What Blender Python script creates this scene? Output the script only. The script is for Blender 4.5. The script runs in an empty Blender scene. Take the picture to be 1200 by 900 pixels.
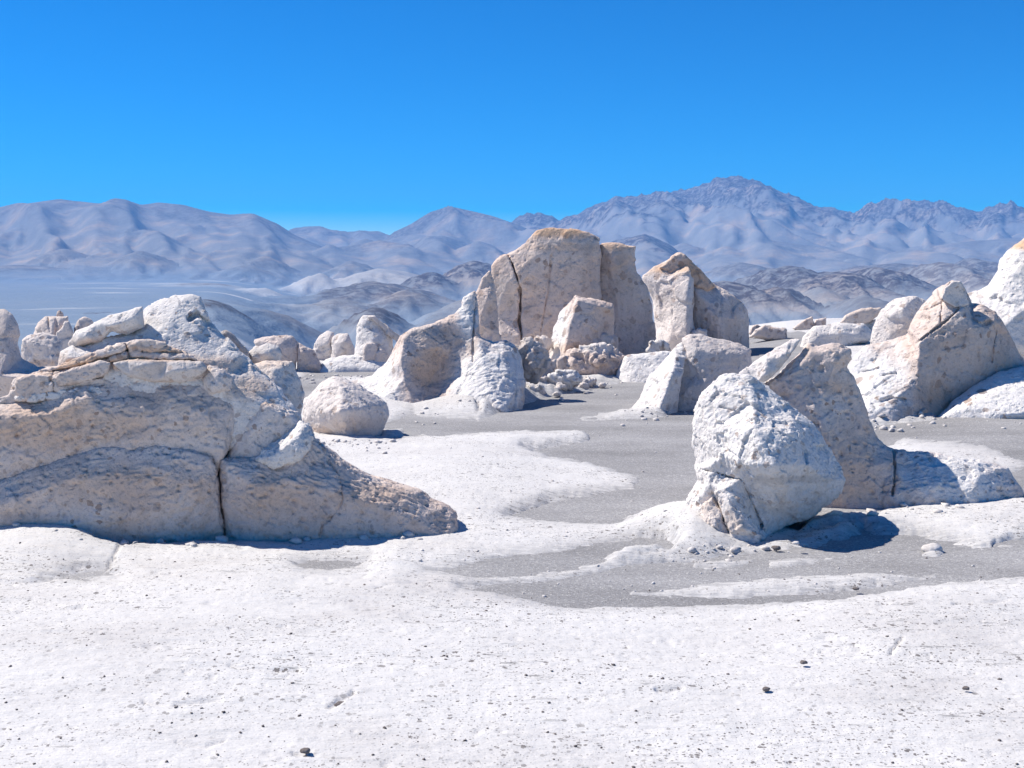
import bpy, math, random
import numpy as np
import openvdb as vdb
from mathutils.geometry import delaunay_2d_cdt
from mathutils import Vector

random.seed(7)
S = bpy.context.scene
COL = S.collection

# ------------------------------------------------------------------ camera
F = 1400.0          # focal length in photograph pixels (1200 wide)
HZ = 310.0          # photograph row of the true horizon
EYE = 2.6           # eye height above the gravel, metres
cam_d = bpy.data.cameras.new('camera')
cam_d.sensor_width = 36.0
cam_d.lens = 36.0 * F / 1200.0
cam_d.shift_y = -(450.0 - HZ) / 1200.0
cam_d.clip_start = 0.1
cam_d.clip_end = 60000.0
cam = bpy.data.objects.new('camera', cam_d)
cam.location = (0, 0, EYE)
cam.rotation_euler = (math.radians(90), 0, 0)
COL.objects.link(cam)
S.camera = cam

# ------------------------------------------------------------------ light
SUN_DIR = Vector((-0.60, 0.20, 0.775)).normalized()
elev = math.asin(SUN_DIR.z)
azim = math.atan2(SUN_DIR.x, SUN_DIR.y)        # clockwise from +Y
sun_d = bpy.data.lights.new('sun', 'SUN')
sun_d.energy = 5.0
sun_d.angle = math.radians(0.5)
sun_d.color = (1.0, 0.935, 0.835)
sun = bpy.data.objects.new('sun', sun_d)
sun.rotation_euler = SUN_DIR.to_track_quat('Z', 'Y').to_euler()
sun.location = (-20, 10, 40)
COL.objects.link(sun)

world = bpy.data.worlds.new('World')
S.world = world
world.use_nodes = True
wn = world.node_tree.nodes
wl = world.node_tree.links
bg = wn['Background']
sky = wn.new('ShaderNodeTexSky')
sky.sky_type = 'NISHITA'
sky.sun_disc = False
sky.sun_elevation = elev
sky.sun_rotation = azim
sky.altitude = 3200
sky.air_density = 1.0
sky.dust_density = 0.3
sky.ozone_density = 3.0
hs = wn.new('ShaderNodeHueSaturation')
hs.inputs['Saturation'].default_value = 2.5
hs.inputs['Hue'].default_value = 0.507
wl.new(sky.outputs[0], hs.inputs['Color'])
wl.new(hs.outputs[0], bg.inputs['Color'])
bg.inputs['Strength'].default_value = 0.104

S.view_settings.view_transform = 'Standard'
S.view_settings.look = 'None'
S.view_settings.exposure = 0.50
S.view_settings.gamma = 1.0
S.view_settings.use_curve_mapping = False
S.render.engine = 'CYCLES'
S.cycles.use_denoising = True
S.cycles.max_bounces = 6
S.cycles.diffuse_bounces = 4
S.cycles.volume_bounces = 1
S.cycles.caustics_reflective = False
S.cycles.caustics_refractive = False


# ------------------------------------------------------------------ noise
_rng = np.random.RandomState(11)
_perm = _rng.permutation(1024).astype(np.int32)
_perm = np.concatenate([_perm, _perm, _perm[:8]])
_g = _rng.normal(size=(1024, 3)).astype(np.float32)
_g /= np.linalg.norm(_g, axis=1)[:, None]


def _hash(i, j, k):
    return _perm[_perm[_perm[i & 1023] + (j & 1023)] % 1024 + (k & 1023)] % 1024


def perlin(p):
    """gradient noise of an (n,3) array, about -0.7..0.7"""
    p = np.asarray(p, np.float32)
    ip = np.floor(p).astype(np.int32)
    f = p - ip
    w = f * f * f * (f * (f * 6 - 15) + 10)
    out = np.zeros(len(p), np.float32)
    for a in (0, 1):
        wa = w[:, 0] if a else 1 - w[:, 0]
        for b in (0, 1):
            wb = w[:, 1] if b else 1 - w[:, 1]
            for c in (0, 1):
                wc = w[:, 2] if c else 1 - w[:, 2]
                g = _g[_hash(ip[:, 0] + a, ip[:, 1] + b, ip[:, 2] + c)]
                d = g[:, 0] * (f[:, 0] - a) + g[:, 1] * (f[:, 1] - b) + g[:, 2] * (f[:, 2] - c)
                out += wa * wb * wc * d
    return out


def fbm(p, octaves=4, gain=0.5, ridged=False):
    p = np.asarray(p, np.float32)
    a, s, o = 1.0, 0.0, np.zeros(len(p), np.float32)
    for i in range(octaves):
        n = perlin(p * (2.03 ** i) + 17.3 * i)
        if ridged:
            n = 1 - 2.4 * np.abs(n)
        o += a * n
        s += a
        a *= gain
    return o / s


def worley(p, seed=0, full=False):
    """distance to the nearest feature point and that cell's random number"""
    p = np.asarray(p, np.float32)
    ip = np.floor(p).astype(np.int32)
    best = np.full(len(p), 9.0, np.float32)
    rid = np.zeros(len(p), np.float32)
    vec = np.zeros((len(p), 3), np.float32)
    cell = np.zeros(len(p), np.int32)
    for a in (-1, 0, 1):
        for b in (-1, 0, 1):
            for c in (-1, 0, 1):
                q = ip + np.array([a, b, c], np.int32)
                h = _hash(q[:, 0] + seed, q[:, 1], q[:, 2])
                off = _g[h] * 0.5 + 0.5
                dv = p - q - off
                d = np.linalg.norm(dv, axis=1)
                m = d < best
                best[m] = d[m]
                rid[m] = (h[m] % 97) / 97.0
                if full:
                    vec[m] = dv[m]
                    cell[m] = h[m]
    if full:
        return best, rid, vec, cell
    return best, rid


# ------------------------------------------------------------------ materials
class NT:
    """a little shader-node helper"""
    def __init__(self, mat):
        mat.use_nodes = True
        self.t = mat.node_tree
        self.b = self.t.nodes['Principled BSDF']

    def n(self, kind, **kw):
        nd = self.t.nodes.new(kind)
        for k, v in kw.items():
            if k in nd.inputs:
                nd.inputs[k].default_value = v
            else:
                setattr(nd, k, v)
        return nd

    def l(self, a, b):
        self.t.links.new(a, b)

    def ramp(self, src, stops):
        r = self.t.nodes.new('ShaderNodeValToRGB')
        e = r.color_ramp.elements
        while len(e) < len(stops):
            e.new(0.5)
        for el, (p, c) in zip(e, stops):
            el.position = p
            el.color = (c, c, c, 1) if not isinstance(c, tuple) else (*c, 1)
        self.l(src, r.inputs[0])
        return r.outputs[0]

    def mix(self, fac, a, b, mode='MIX'):
        m = self.t.nodes.new('ShaderNodeMix')
        m.data_type = 'RGBA'
        m.blend_type = mode
        for sock, v in ((m.inputs[0], fac), (m.inputs[6], a), (m.inputs[7], b)):
            if hasattr(v, 'is_output'):
                self.l(v, sock)
            elif isinstance(v, tuple):
                sock.default_value = (*v, 1)
            else:
                sock.default_value = v
        return m.outputs[2]

    def math(self, op, a, b=0.0):
        m = self.t.nodes.new('ShaderNodeMath')
        m.operation = op
        for sock, v in zip(m.inputs, (a, b)):
            if hasattr(v, 'is_output'):
                self.l(v, sock)
            else:
                sock.default_value = v
        return m.outputs[0]


WHITE = (0.70, 0.67, 0.65)
PINK = (0.58, 0.43, 0.355)
TAN = (0.60, 0.39, 0.25)
GREY = (0.33, 0.32, 0.325)


def pumice(name, sc):
    """sc: features per metre. Colour comes from the rock's own 'tint' (tan, grey patina, pink) and grain"""
    m = bpy.data.materials.new(name)
    t = NT(m)
    tc = t.n('ShaderNodeTexCoord')
    at = t.n('ShaderNodeAttribute', attribute_name='tint')
    sep = t.n('ShaderNodeSeparateColor')
    t.l(at.outputs['Color'], sep.inputs[0])
    big = t.n('ShaderNodeTexNoise', Scale=sc * 0.12, Detail=5.0, Roughness=0.6)
    t.l(tc.outputs['Object'], big.inputs['Vector'])
    mid = t.n('ShaderNodeTexNoise', Scale=sc * 0.9, Detail=4.0, Roughness=0.65)
    t.l(tc.outputs['Object'], mid.inputs['Vector'])
    fine = t.n('ShaderNodeTexNoise', Scale=sc * 5.0, Detail=3.0, Roughness=0.7)
    t.l(tc.outputs['Object'], fine.inputs['Vector'])
    bigv = t.ramp(big.outputs[0], [(0.35, 0.0), (0.7, 1.0)])
    pk = t.math('MULTIPLY', sep.outputs[2], t.math('ADD', 0.55, t.math('MULTIPLY', bigv, 0.6)))
    c = t.mix(pk, WHITE, PINK)
    tn = t.math('MULTIPLY', sep.outputs[0], t.math('ADD', 0.45, mid.outputs[0]))
    c = t.mix(tn, c, TAN)
    gy = t.math('MULTIPLY', sep.outputs[1], t.math('ADD', 0.4, t.math('MULTIPLY', mid.outputs[0], 1.2)))
    c = t.mix(gy, c, GREY)
    val = t.ramp(mid.outputs[0], [(0.28, 0.70), (0.45, 0.97), (0.8, 1.08)])
    val2 = t.ramp(fine.outputs[0], [(0.30, 0.72), (0.46, 1.0), (0.8, 1.06)])
    c = t.mix(0.8, c, val2, 'MULTIPLY')
    c = t.mix(1.0, c, val, 'MULTIPLY')
    # dark specks: lithic fragments, and the painted shade of pits in the pumice
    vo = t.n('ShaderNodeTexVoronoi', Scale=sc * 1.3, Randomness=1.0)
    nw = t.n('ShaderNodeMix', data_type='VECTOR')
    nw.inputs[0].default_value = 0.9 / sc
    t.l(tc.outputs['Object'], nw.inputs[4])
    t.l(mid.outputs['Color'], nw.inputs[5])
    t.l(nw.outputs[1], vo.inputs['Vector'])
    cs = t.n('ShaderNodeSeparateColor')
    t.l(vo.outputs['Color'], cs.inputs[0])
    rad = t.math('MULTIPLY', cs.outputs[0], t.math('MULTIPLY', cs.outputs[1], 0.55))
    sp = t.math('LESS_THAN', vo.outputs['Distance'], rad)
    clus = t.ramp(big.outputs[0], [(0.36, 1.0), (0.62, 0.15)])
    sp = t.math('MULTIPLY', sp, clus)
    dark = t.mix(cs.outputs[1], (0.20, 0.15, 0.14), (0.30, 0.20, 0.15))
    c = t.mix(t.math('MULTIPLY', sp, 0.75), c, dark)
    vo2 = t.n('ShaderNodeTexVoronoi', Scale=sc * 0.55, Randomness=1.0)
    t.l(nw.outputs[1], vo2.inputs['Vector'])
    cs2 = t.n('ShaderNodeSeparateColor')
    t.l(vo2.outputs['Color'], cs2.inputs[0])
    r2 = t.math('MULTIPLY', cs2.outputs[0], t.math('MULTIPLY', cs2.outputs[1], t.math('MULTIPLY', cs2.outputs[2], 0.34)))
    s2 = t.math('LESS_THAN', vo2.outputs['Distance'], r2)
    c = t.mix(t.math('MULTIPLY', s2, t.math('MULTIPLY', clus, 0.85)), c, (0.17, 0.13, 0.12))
    # rusty stains running down the faces
    mp = t.n('ShaderNodeMapping')
    mp.inputs['Scale'].default_value = (1.0, 1.0, 0.22)
    t.l(tc.outputs['Object'], mp.inputs['Vector'])
    sn = t.n('ShaderNodeTexNoise', Scale=sc * 0.35, Detail=4.0, Roughness=0.6)
    t.l(mp.outputs[0], sn.inputs['Vector'])
    stn = t.math('MULTIPLY', t.ramp(sn.outputs[0], [(0.54, 0.0), (0.70, 0.40)]), t.math('MULTIPLY', sep.outputs[2], 0.8))
    c = t.mix(stn, c, (0.40, 0.27, 0.19))
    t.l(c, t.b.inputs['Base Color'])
    t.b.inputs['Roughness'].default_value = 0.95
    t.b.inputs['Specular IOR Level'].default_value = 0.15
    b1 = t.n('ShaderNodeBump', Strength=0.7, Distance=0.08 / sc)
    t.l(fine.outputs[0], b1.inputs['Height'])
    pit = t.n('ShaderNodeTexVoronoi', Scale=sc * 2.2)
    t.l(nw.outputs[1], pit.inputs['Vector'])
    ph = t.ramp(pit.outputs['Distance'], [(0.0, 0.0), (0.22, 0.55), (0.4, 1.0)])
    b2 = t.n('ShaderNodeBump', Strength=0.6, Distance=0.16 / sc)
    t.l(ph, b2.inputs['Height'])
    t.l(b1.outputs[0], b2.inputs['Normal'])
    b3 = t.n('ShaderNodeBump', Strength=0.8, Distance=0.28 / sc)
    t.l(mid.outputs[0], b3.inputs['Height'])
    t.l(b2.outputs[0], b3.inputs['Normal'])
    t.l(b3.outputs[0], t.b.inputs['Normal'])
    return m


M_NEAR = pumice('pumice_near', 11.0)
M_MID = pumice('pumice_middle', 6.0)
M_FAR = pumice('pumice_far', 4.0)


def simple(name, stops, scale, detail=4.0, bump=0.0, bscale=None, stretch=None):
    m = bpy.data.materials.new(name)
    t = NT(m)
    tc = t.n('ShaderNodeTexCoord')
    vec = tc.outputs['Object']
    if stretch:
        mp = t.n('ShaderNodeMapping')
        mp.inputs['Scale'].default_value = stretch
        t.l(vec, mp.inputs['Vector'])
        vec = mp.outputs[0]
    nz = t.n('ShaderNodeTexNoise', Scale=scale, Detail=detail, Roughness=0.7)
    t.l(vec, nz.inputs['Vector'])
    c = t.ramp(nz.outputs[0], stops)
    t.l(c, t.b.inputs['Base Color'])
    t.b.inputs['Roughness'].default_value = 0.95
    t.b.inputs['Specular IOR Level'].default_value = 0.15
    if bump:
        bn = t.n('ShaderNodeTexNoise', Scale=bscale or scale, Detail=3.0)
        t.l(vec, bn.inputs['Vector'])
        bp = t.n('ShaderNodeBump', Strength=1.0, Distance=bump)
        t.l(bn.outputs[0], bp.inputs['Height'])
        t.l(bp.outputs[0], t.b.inputs['Normal'])
    return m, t


def ground_mat():
    m = bpy.data.materials.new('white_pumice_ground')
    t = NT(m)
    tc = t.n('ShaderNodeTexCoord')

    def noise(scale, detail, rough, stretch=None, rot=0.0):
        nd = t.n('ShaderNodeTexNoise', Scale=scale, Detail=detail, Roughness=rough)
        if stretch:
            mp = t.n('ShaderNodeMapping')
            mp.inputs['Scale'].default_value = stretch
            mp.inputs['Rotation'].default_value = (0, 0, rot)
            t.l(tc.outputs['Object'], mp.inputs['Vector'])
            t.l(mp.outputs[0], nd.inputs['Vector'])
        else:
            t.l(tc.outputs['Object'], nd.inputs['Vector'])
        return nd
    big = noise(0.9, 6.0, 0.62, (0.6, 1.0, 1.0))
    mid = noise(14.0, 5.0, 0.7)
    fine = noise(70.0, 2.0, 0.7)
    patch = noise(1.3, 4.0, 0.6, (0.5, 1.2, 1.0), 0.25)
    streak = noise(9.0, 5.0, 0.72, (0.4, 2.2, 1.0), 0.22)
    c = t.ramp(big.outputs[0], [(0.3, (0.53, 0.51, 0.50)), (0.5, (0.60, 0.585, 0.575)), (0.8, (0.63, 0.615, 0.605))])
    c = t.mix(1.0, c, t.ramp(mid.outputs[0], [(0.28, 0.88), (0.44, 1.0), (1.0, 1.03)]), 'MULTIPLY')
    c = t.mix(1.0, c, t.ramp(fine.outputs[0], [(0.28, 0.90), (0.45, 1.0), (1.0, 1.02)]), 'MULTIPLY')
    # gravel dust lying thinly where the sheet is nearly buried
    at = t.n('ShaderNodeAttribute', attribute_name='dust')
    du = t.math('MULTIPLY', at.outputs['Fac'], t.ramp(streak.outputs[0], [(0.38, 0.15), (0.58, 0.9)]))
    c = t.mix(du, c, (0.33, 0.325, 0.33))
    # grey grit in streaks and pockets, with the shade of pits painted in
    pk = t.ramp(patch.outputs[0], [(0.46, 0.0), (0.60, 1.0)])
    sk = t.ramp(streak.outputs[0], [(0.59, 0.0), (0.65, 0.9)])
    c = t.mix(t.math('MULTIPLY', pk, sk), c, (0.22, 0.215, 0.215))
    for scale, size, col in ((13.0, 0.34, (0.19, 0.175, 0.17)), (30.0, 0.50, (0.18, 0.165, 0.16)), (60.0, 0.55, (0.22, 0.205, 0.20))):  # dark specks paint the shade of small pits, plus lithic grains
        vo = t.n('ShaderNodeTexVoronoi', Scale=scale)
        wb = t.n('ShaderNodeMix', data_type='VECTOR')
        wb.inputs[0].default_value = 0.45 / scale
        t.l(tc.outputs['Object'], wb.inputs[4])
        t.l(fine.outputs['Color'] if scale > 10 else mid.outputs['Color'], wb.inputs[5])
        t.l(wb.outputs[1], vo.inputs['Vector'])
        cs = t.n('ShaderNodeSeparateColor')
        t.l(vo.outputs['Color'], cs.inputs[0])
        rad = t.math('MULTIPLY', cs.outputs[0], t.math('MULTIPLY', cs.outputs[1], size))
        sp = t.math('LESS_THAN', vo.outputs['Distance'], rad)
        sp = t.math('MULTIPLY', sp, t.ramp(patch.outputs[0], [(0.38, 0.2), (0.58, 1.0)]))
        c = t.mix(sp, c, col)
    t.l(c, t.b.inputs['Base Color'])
    t.b.inputs['Roughness'].default_value = 0.95
    t.b.inputs['Specular IOR Level'].default_value = 0.15
    b1 = t.n('ShaderNodeBump', Strength=0.5, Distance=0.005)
    t.l(fine.outputs[0], b1.inputs['Height'])
    b2 = t.n('ShaderNodeBump', Strength=0.5, Distance=0.016)
    t.l(mid.outputs[0], b2.inputs['Height'])
    t.l(b1.outputs[0], b2.inputs['Normal'])
    b3 = t.n('ShaderNodeBump', Strength=0.55, Distance=0.03)
    t.l(streak.outputs[0], b3.inputs['Height'])
    t.l(b2.outputs[0], b3.inputs['Normal'])
    t.l(b3.outputs[0], t.b.inputs['Normal'])
    return m


def gravel_mat():
    m = bpy.data.materials.new('grey_gravel')
    t = NT(m)
    tc = t.n('ShaderNodeTexCoord')
    vo = t.n('ShaderNodeTexVoronoi', Scale=75.0)
    t.l(tc.outputs['Object'], vo.inputs['Vector'])
    cs = t.n('ShaderNodeSeparateColor')
    t.l(vo.outputs['Color'], cs.inputs[0])
    grain = t.ramp(cs.outputs[0], [(0.0, (0.23, 0.225, 0.23)), (0.45, (0.29, 0.285, 0.29)), (0.9, (0.34, 0.335, 0.34)), (1.0, (0.50, 0.49, 0.48))])
    big = t.n('ShaderNodeTexNoise', Scale=0.7, Detail=5.0, Roughness=0.6)
    mp = t.n('ShaderNodeMapping')
    mp.inputs['Scale'].default_value = (0.5, 1.3, 1.0)
    mp.inputs['Rotation'].default_value = (0, 0, 0.35)
    t.l(tc.outputs['Object'], mp.inputs['Vector'])
    t.l(mp.outputs[0], big.inputs['Vector'])
    c = t.mix(1.0, grain, t.ramp(big.outputs[0], [(0.3, 0.76), (0.5, 0.96), (0.72, 1.18)]), 'MULTIPLY')
    t.l(c, t.b.inputs['Base Color'])
    t.b.inputs['Roughness'].default_value = 0.95
    t.b.inputs['Specular IOR Level'].default_value = 0.15
    b = t.n('ShaderNodeBump', Strength=0.8, Distance=0.006)
    t.l(vo.outputs['Distance'], b.inputs['Height'])
    rp = t.n('ShaderNodeTexNoise', Scale=6.0, Detail=4.0)
    mp2 = t.n('ShaderNodeMapping')
    mp2.inputs['Scale'].default_value = (0.35, 1.6, 1.0)
    mp2.inputs['Rotation'].default_value = (0, 0, 0.2)
    t.l(tc.outputs['Object'], mp2.inputs['Vector'])
    t.l(mp2.outputs[0], rp.inputs['Vector'])
    b2 = t.n('ShaderNodeBump', Strength=0.6, Distance=0.03)
    t.l(rp.outputs[0], b2.inputs['Height'])
    t.l(b.outputs[0], b2.inputs['Normal'])
    t.l(b2.outputs[0], t.b.inputs['Normal'])
    return m


def far_mat():
    m = bpy.data.materials.new('dusty_mountain')
    t = NT(m)
    tc = t.n('ShaderNodeTexCoord')
    at = t.n('ShaderNodeAttribute', attribute_name='rock_haze_tint')
    sep = t.n('ShaderNodeSeparateColor')
    t.l(at.outputs['Color'], sep.inputs[0])
    nz = t.n('ShaderNodeTexNoise', Scale=0.004, Detail=8.0, Roughness=0.62)
    t.l(tc.outputs['Object'], nz.inputs['Vector'])
    nf = t.n('ShaderNodeTexNoise', Scale=0.03, Detail=5.0, Roughness=0.7)
    t.l(tc.outputs['Object'], nf.inputs['Vector'])
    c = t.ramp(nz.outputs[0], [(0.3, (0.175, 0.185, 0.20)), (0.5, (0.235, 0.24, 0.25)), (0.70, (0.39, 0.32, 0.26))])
    c = t.mix(t.math('MULTIPLY', sep.outputs[2], 0.85), c, (0.175, 0.235, 0.315))  # haze blue painted into the valley floor's own colour
    dk = t.math('MULTIPLY', sep.outputs[0], t.ramp(nf.outputs[0], [(0.40, 0.15), (0.56, 1.0)]))
    c = t.mix(dk, c, (0.075, 0.062, 0.062))
    c = t.mix(sep.outputs[1], c, (0.68, 0.66, 0.63))
    t.l(c, t.b.inputs['Base Color'])
    t.b.inputs['Roughness'].default_value = 1.0
    t.b.inputs['Specular IOR Level'].default_value = 0.0
    b = t.n('ShaderNodeBump', Strength=0.4, Distance=16.0)
    t.l(nf.outputs[0], b.inputs['Height'])
    t.l(b.outputs[0], t.b.inputs['Normal'])
    return m


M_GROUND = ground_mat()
M_GRAVEL = gravel_mat()
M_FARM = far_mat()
M_STONE, _ = simple('dark_stone', [(0.35, (0.10, 0.085, 0.08)), (0.65, (0.22, 0.19, 0.18))], 30.0, bump=0.006)
M_PALE, _ = simple('pale_stone', [(0.35, (0.48, 0.44, 0.42)), (0.65, (0.66, 0.63, 0.61))], 14.0, bump=0.012)


# ------------------------------------------------------------------ object helpers
def tag(o, label=None, cat=None, group=None, kind=None):
    for k, v in (('label', label), ('category', cat), ('group', group), ('kind', kind)):
        if v:
            o[k] = v
    return o


def thing(name, label, cat, loc, group=None):
    o = bpy.data.objects.new(name, None)
    o.empty_display_size = 0.3
    o.location = loc
    COL.objects.link(o)
    return tag(o, label, cat, group)


def mesh_obj(name, verts, quads, mat, loc=(0, 0, 0), parent=None, attr=None, smooth=True):
    verts = np.asarray(verts, np.float32) - np.asarray(loc, np.float32)
    me = bpy.data.meshes.new(name)
    q = np.asarray(quads, np.int32)
    me.vertices.add(len(verts))
    me.vertices.foreach_set('co', verts.ravel())
    k = q.shape[1]
    me.loops.add(q.size)
    me.loops.foreach_set('vertex_index', q.ravel())
    me.polygons.add(len(q))
    me.polygons.foreach_set('loop_start', np.arange(0, q.size, k, dtype=np.int32))
    if attr:
        for an, arr in attr.items():
            arr = np.asarray(arr, np.float32)
            if arr.ndim == 2:
                a = me.attributes.new(an, 'FLOAT_COLOR', 'POINT')
                a.data.foreach_set('color', np.concatenate([arr, np.ones((len(arr), 1), np.float32)], 1).ravel())
            else:
                a = me.attributes.new(an, 'FLOAT', 'POINT')
                a.data.foreach_set('value', arr)
    me.update(calc_edges=True)
    me.validate()
    if smooth:
        me.polygons.foreach_set('use_smooth', np.ones(len(me.polygons), bool))
    me.materials.append(mat)
    o = bpy.data.objects.new(name, me)
    COL.objects.link(o)
    if parent is not None:
        o.parent = parent
    else:
        o.location = loc
    return o


def sd_poly(U, V, poly):
    """signed distance to a polygon, negative inside"""
    P = np.array([(p[0], p[1]) for p in poly], np.float32)
    d = np.full(U.shape, 1e9, np.float32)
    s = np.zeros(U.shape, bool)
    n = len(P)
    for i in range(n):
        a, b = P[i], P[(i + 1) % n]
        e = b - a
        wx, wy = U - a[0], V - a[1]
        t = np.clip((wx * e[0] + wy * e[1]) / max(float(e @ e), 1e-9), 0, 1)
        d = np.minimum(d, (wx - e[0] * t) ** 2 + (wy - e[1] * t) ** 2)
        c = ((a[1] > V) != (b[1] > V))
        with np.errstate(divide='ignore', invalid='ignore'):
            xi = a[0] + (V - a[1]) / (b[1] - a[1] if b[1] != a[1] else 1e-9) * e[0]
        s ^= c & (U < xi)
    d = np.sqrt(d)
    return np.where(s, -d, d)


def sd_line(U, V, line):
    d = np.full(U.shape, 1e9, np.float32)
    for (a, b) in zip(line[:-1], line[1:]):
        ex, ey = b[0] - a[0], b[1] - a[1]
        wx, wy = U - a[0], V - a[1]
        t = np.clip((wx * ex + wy * ey) / max(ex * ex + ey * ey, 1e-9), 0, 1)
        d = np.minimum(d, (wx - ex * t) ** 2 + (wy - ey * t) ** 2)
    return np.sqrt(d)


def interp(U, V, pts, ridges):
    """piecewise-linear surface through (u, v, p) control points"""
    co = [Vector((p[0], p[1])) for p in pts]
    vo, eo, fo, ov, oe, of = delaunay_2d_cdt(co, ridges, [], 0, 1e-4)
    P = np.array([(v.x, v.y) for v in vo])
    pv = np.array([p[2] for p in pts], float)
    pin = np.array([(p[0], p[1]) for p in pts], float)
    Z = np.zeros(len(P))
    for i, o in enumerate(ov):
        if o:
            Z[i] = pv[o[0]]
        else:
            d = ((pin - P[i]) ** 2).sum(1)
            wgt = 1 / (d + 1)
            Z[i] = (wgt * pv).sum() / wgt.sum()
    out = np.full(U.shape, np.nan, np.float32)
    for f in fo:
        for k in range(1, len(f) - 1):
            (x0, y0), (x1, y1), (x2, y2) = P[f[0]], P[f[k]], P[f[k + 1]]
            det = (y1 - y2) * (x0 - x2) + (x2 - x1) * (y0 - y2)
            if abs(det) < 1e-6:
                continue
            l0 = ((y1 - y2) * (U - x2) + (x2 - x1) * (V - y2)) / det
            l1 = ((y2 - y0) * (U - x2) + (x0 - x2) * (V - y2)) / det
            l2 = 1 - l0 - l1
            m = (l0 >= -1e-4) & (l1 >= -1e-4) & (l2 >= -1e-4)
            out[m] = (l0 * Z[f[0]] + l1 * Z[f[k]] + l2 * Z[f[k + 1]])[m]
    bad = np.isnan(out)
    if bad.any():
        d = (U[bad][:, None] - pin[None, :, 0]) ** 2 + (V[bad][:, None] - pin[None, :, 1]) ** 2
        w = 1 / (d + 4) ** 2
        out[bad] = (w * pv).sum(1) / w.sum(1)
    return out


def blur(a, n):
    for _ in range(n):
        p = np.pad(a, 1, mode='edge')
        a = (p[:-2, 1:-1] + p[2:, 1:-1] + p[1:-1, :-2] + p[1:-1, 2:] + 2 * a) / 6
    return a


def to_world(u, v, y):
    return np.stack([(u - 600) * y / F, y, EYE - (v - HZ) * y / F], 1)


def ground_y(v):
    return EYE * F / (v - HZ)


def depth_for(v, p):
    """distance of a rock's rim plane when a point p px in front of it meets level ground at row v"""
    return ground_y(v) / (1 - p / F)


_seed = [0]


def smax(a, b, k):
    h = np.clip(0.5 + 0.5 * (a - b) / k, 0, 1)
    return b + (a - b) * h + k * h * (1 - h)


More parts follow.
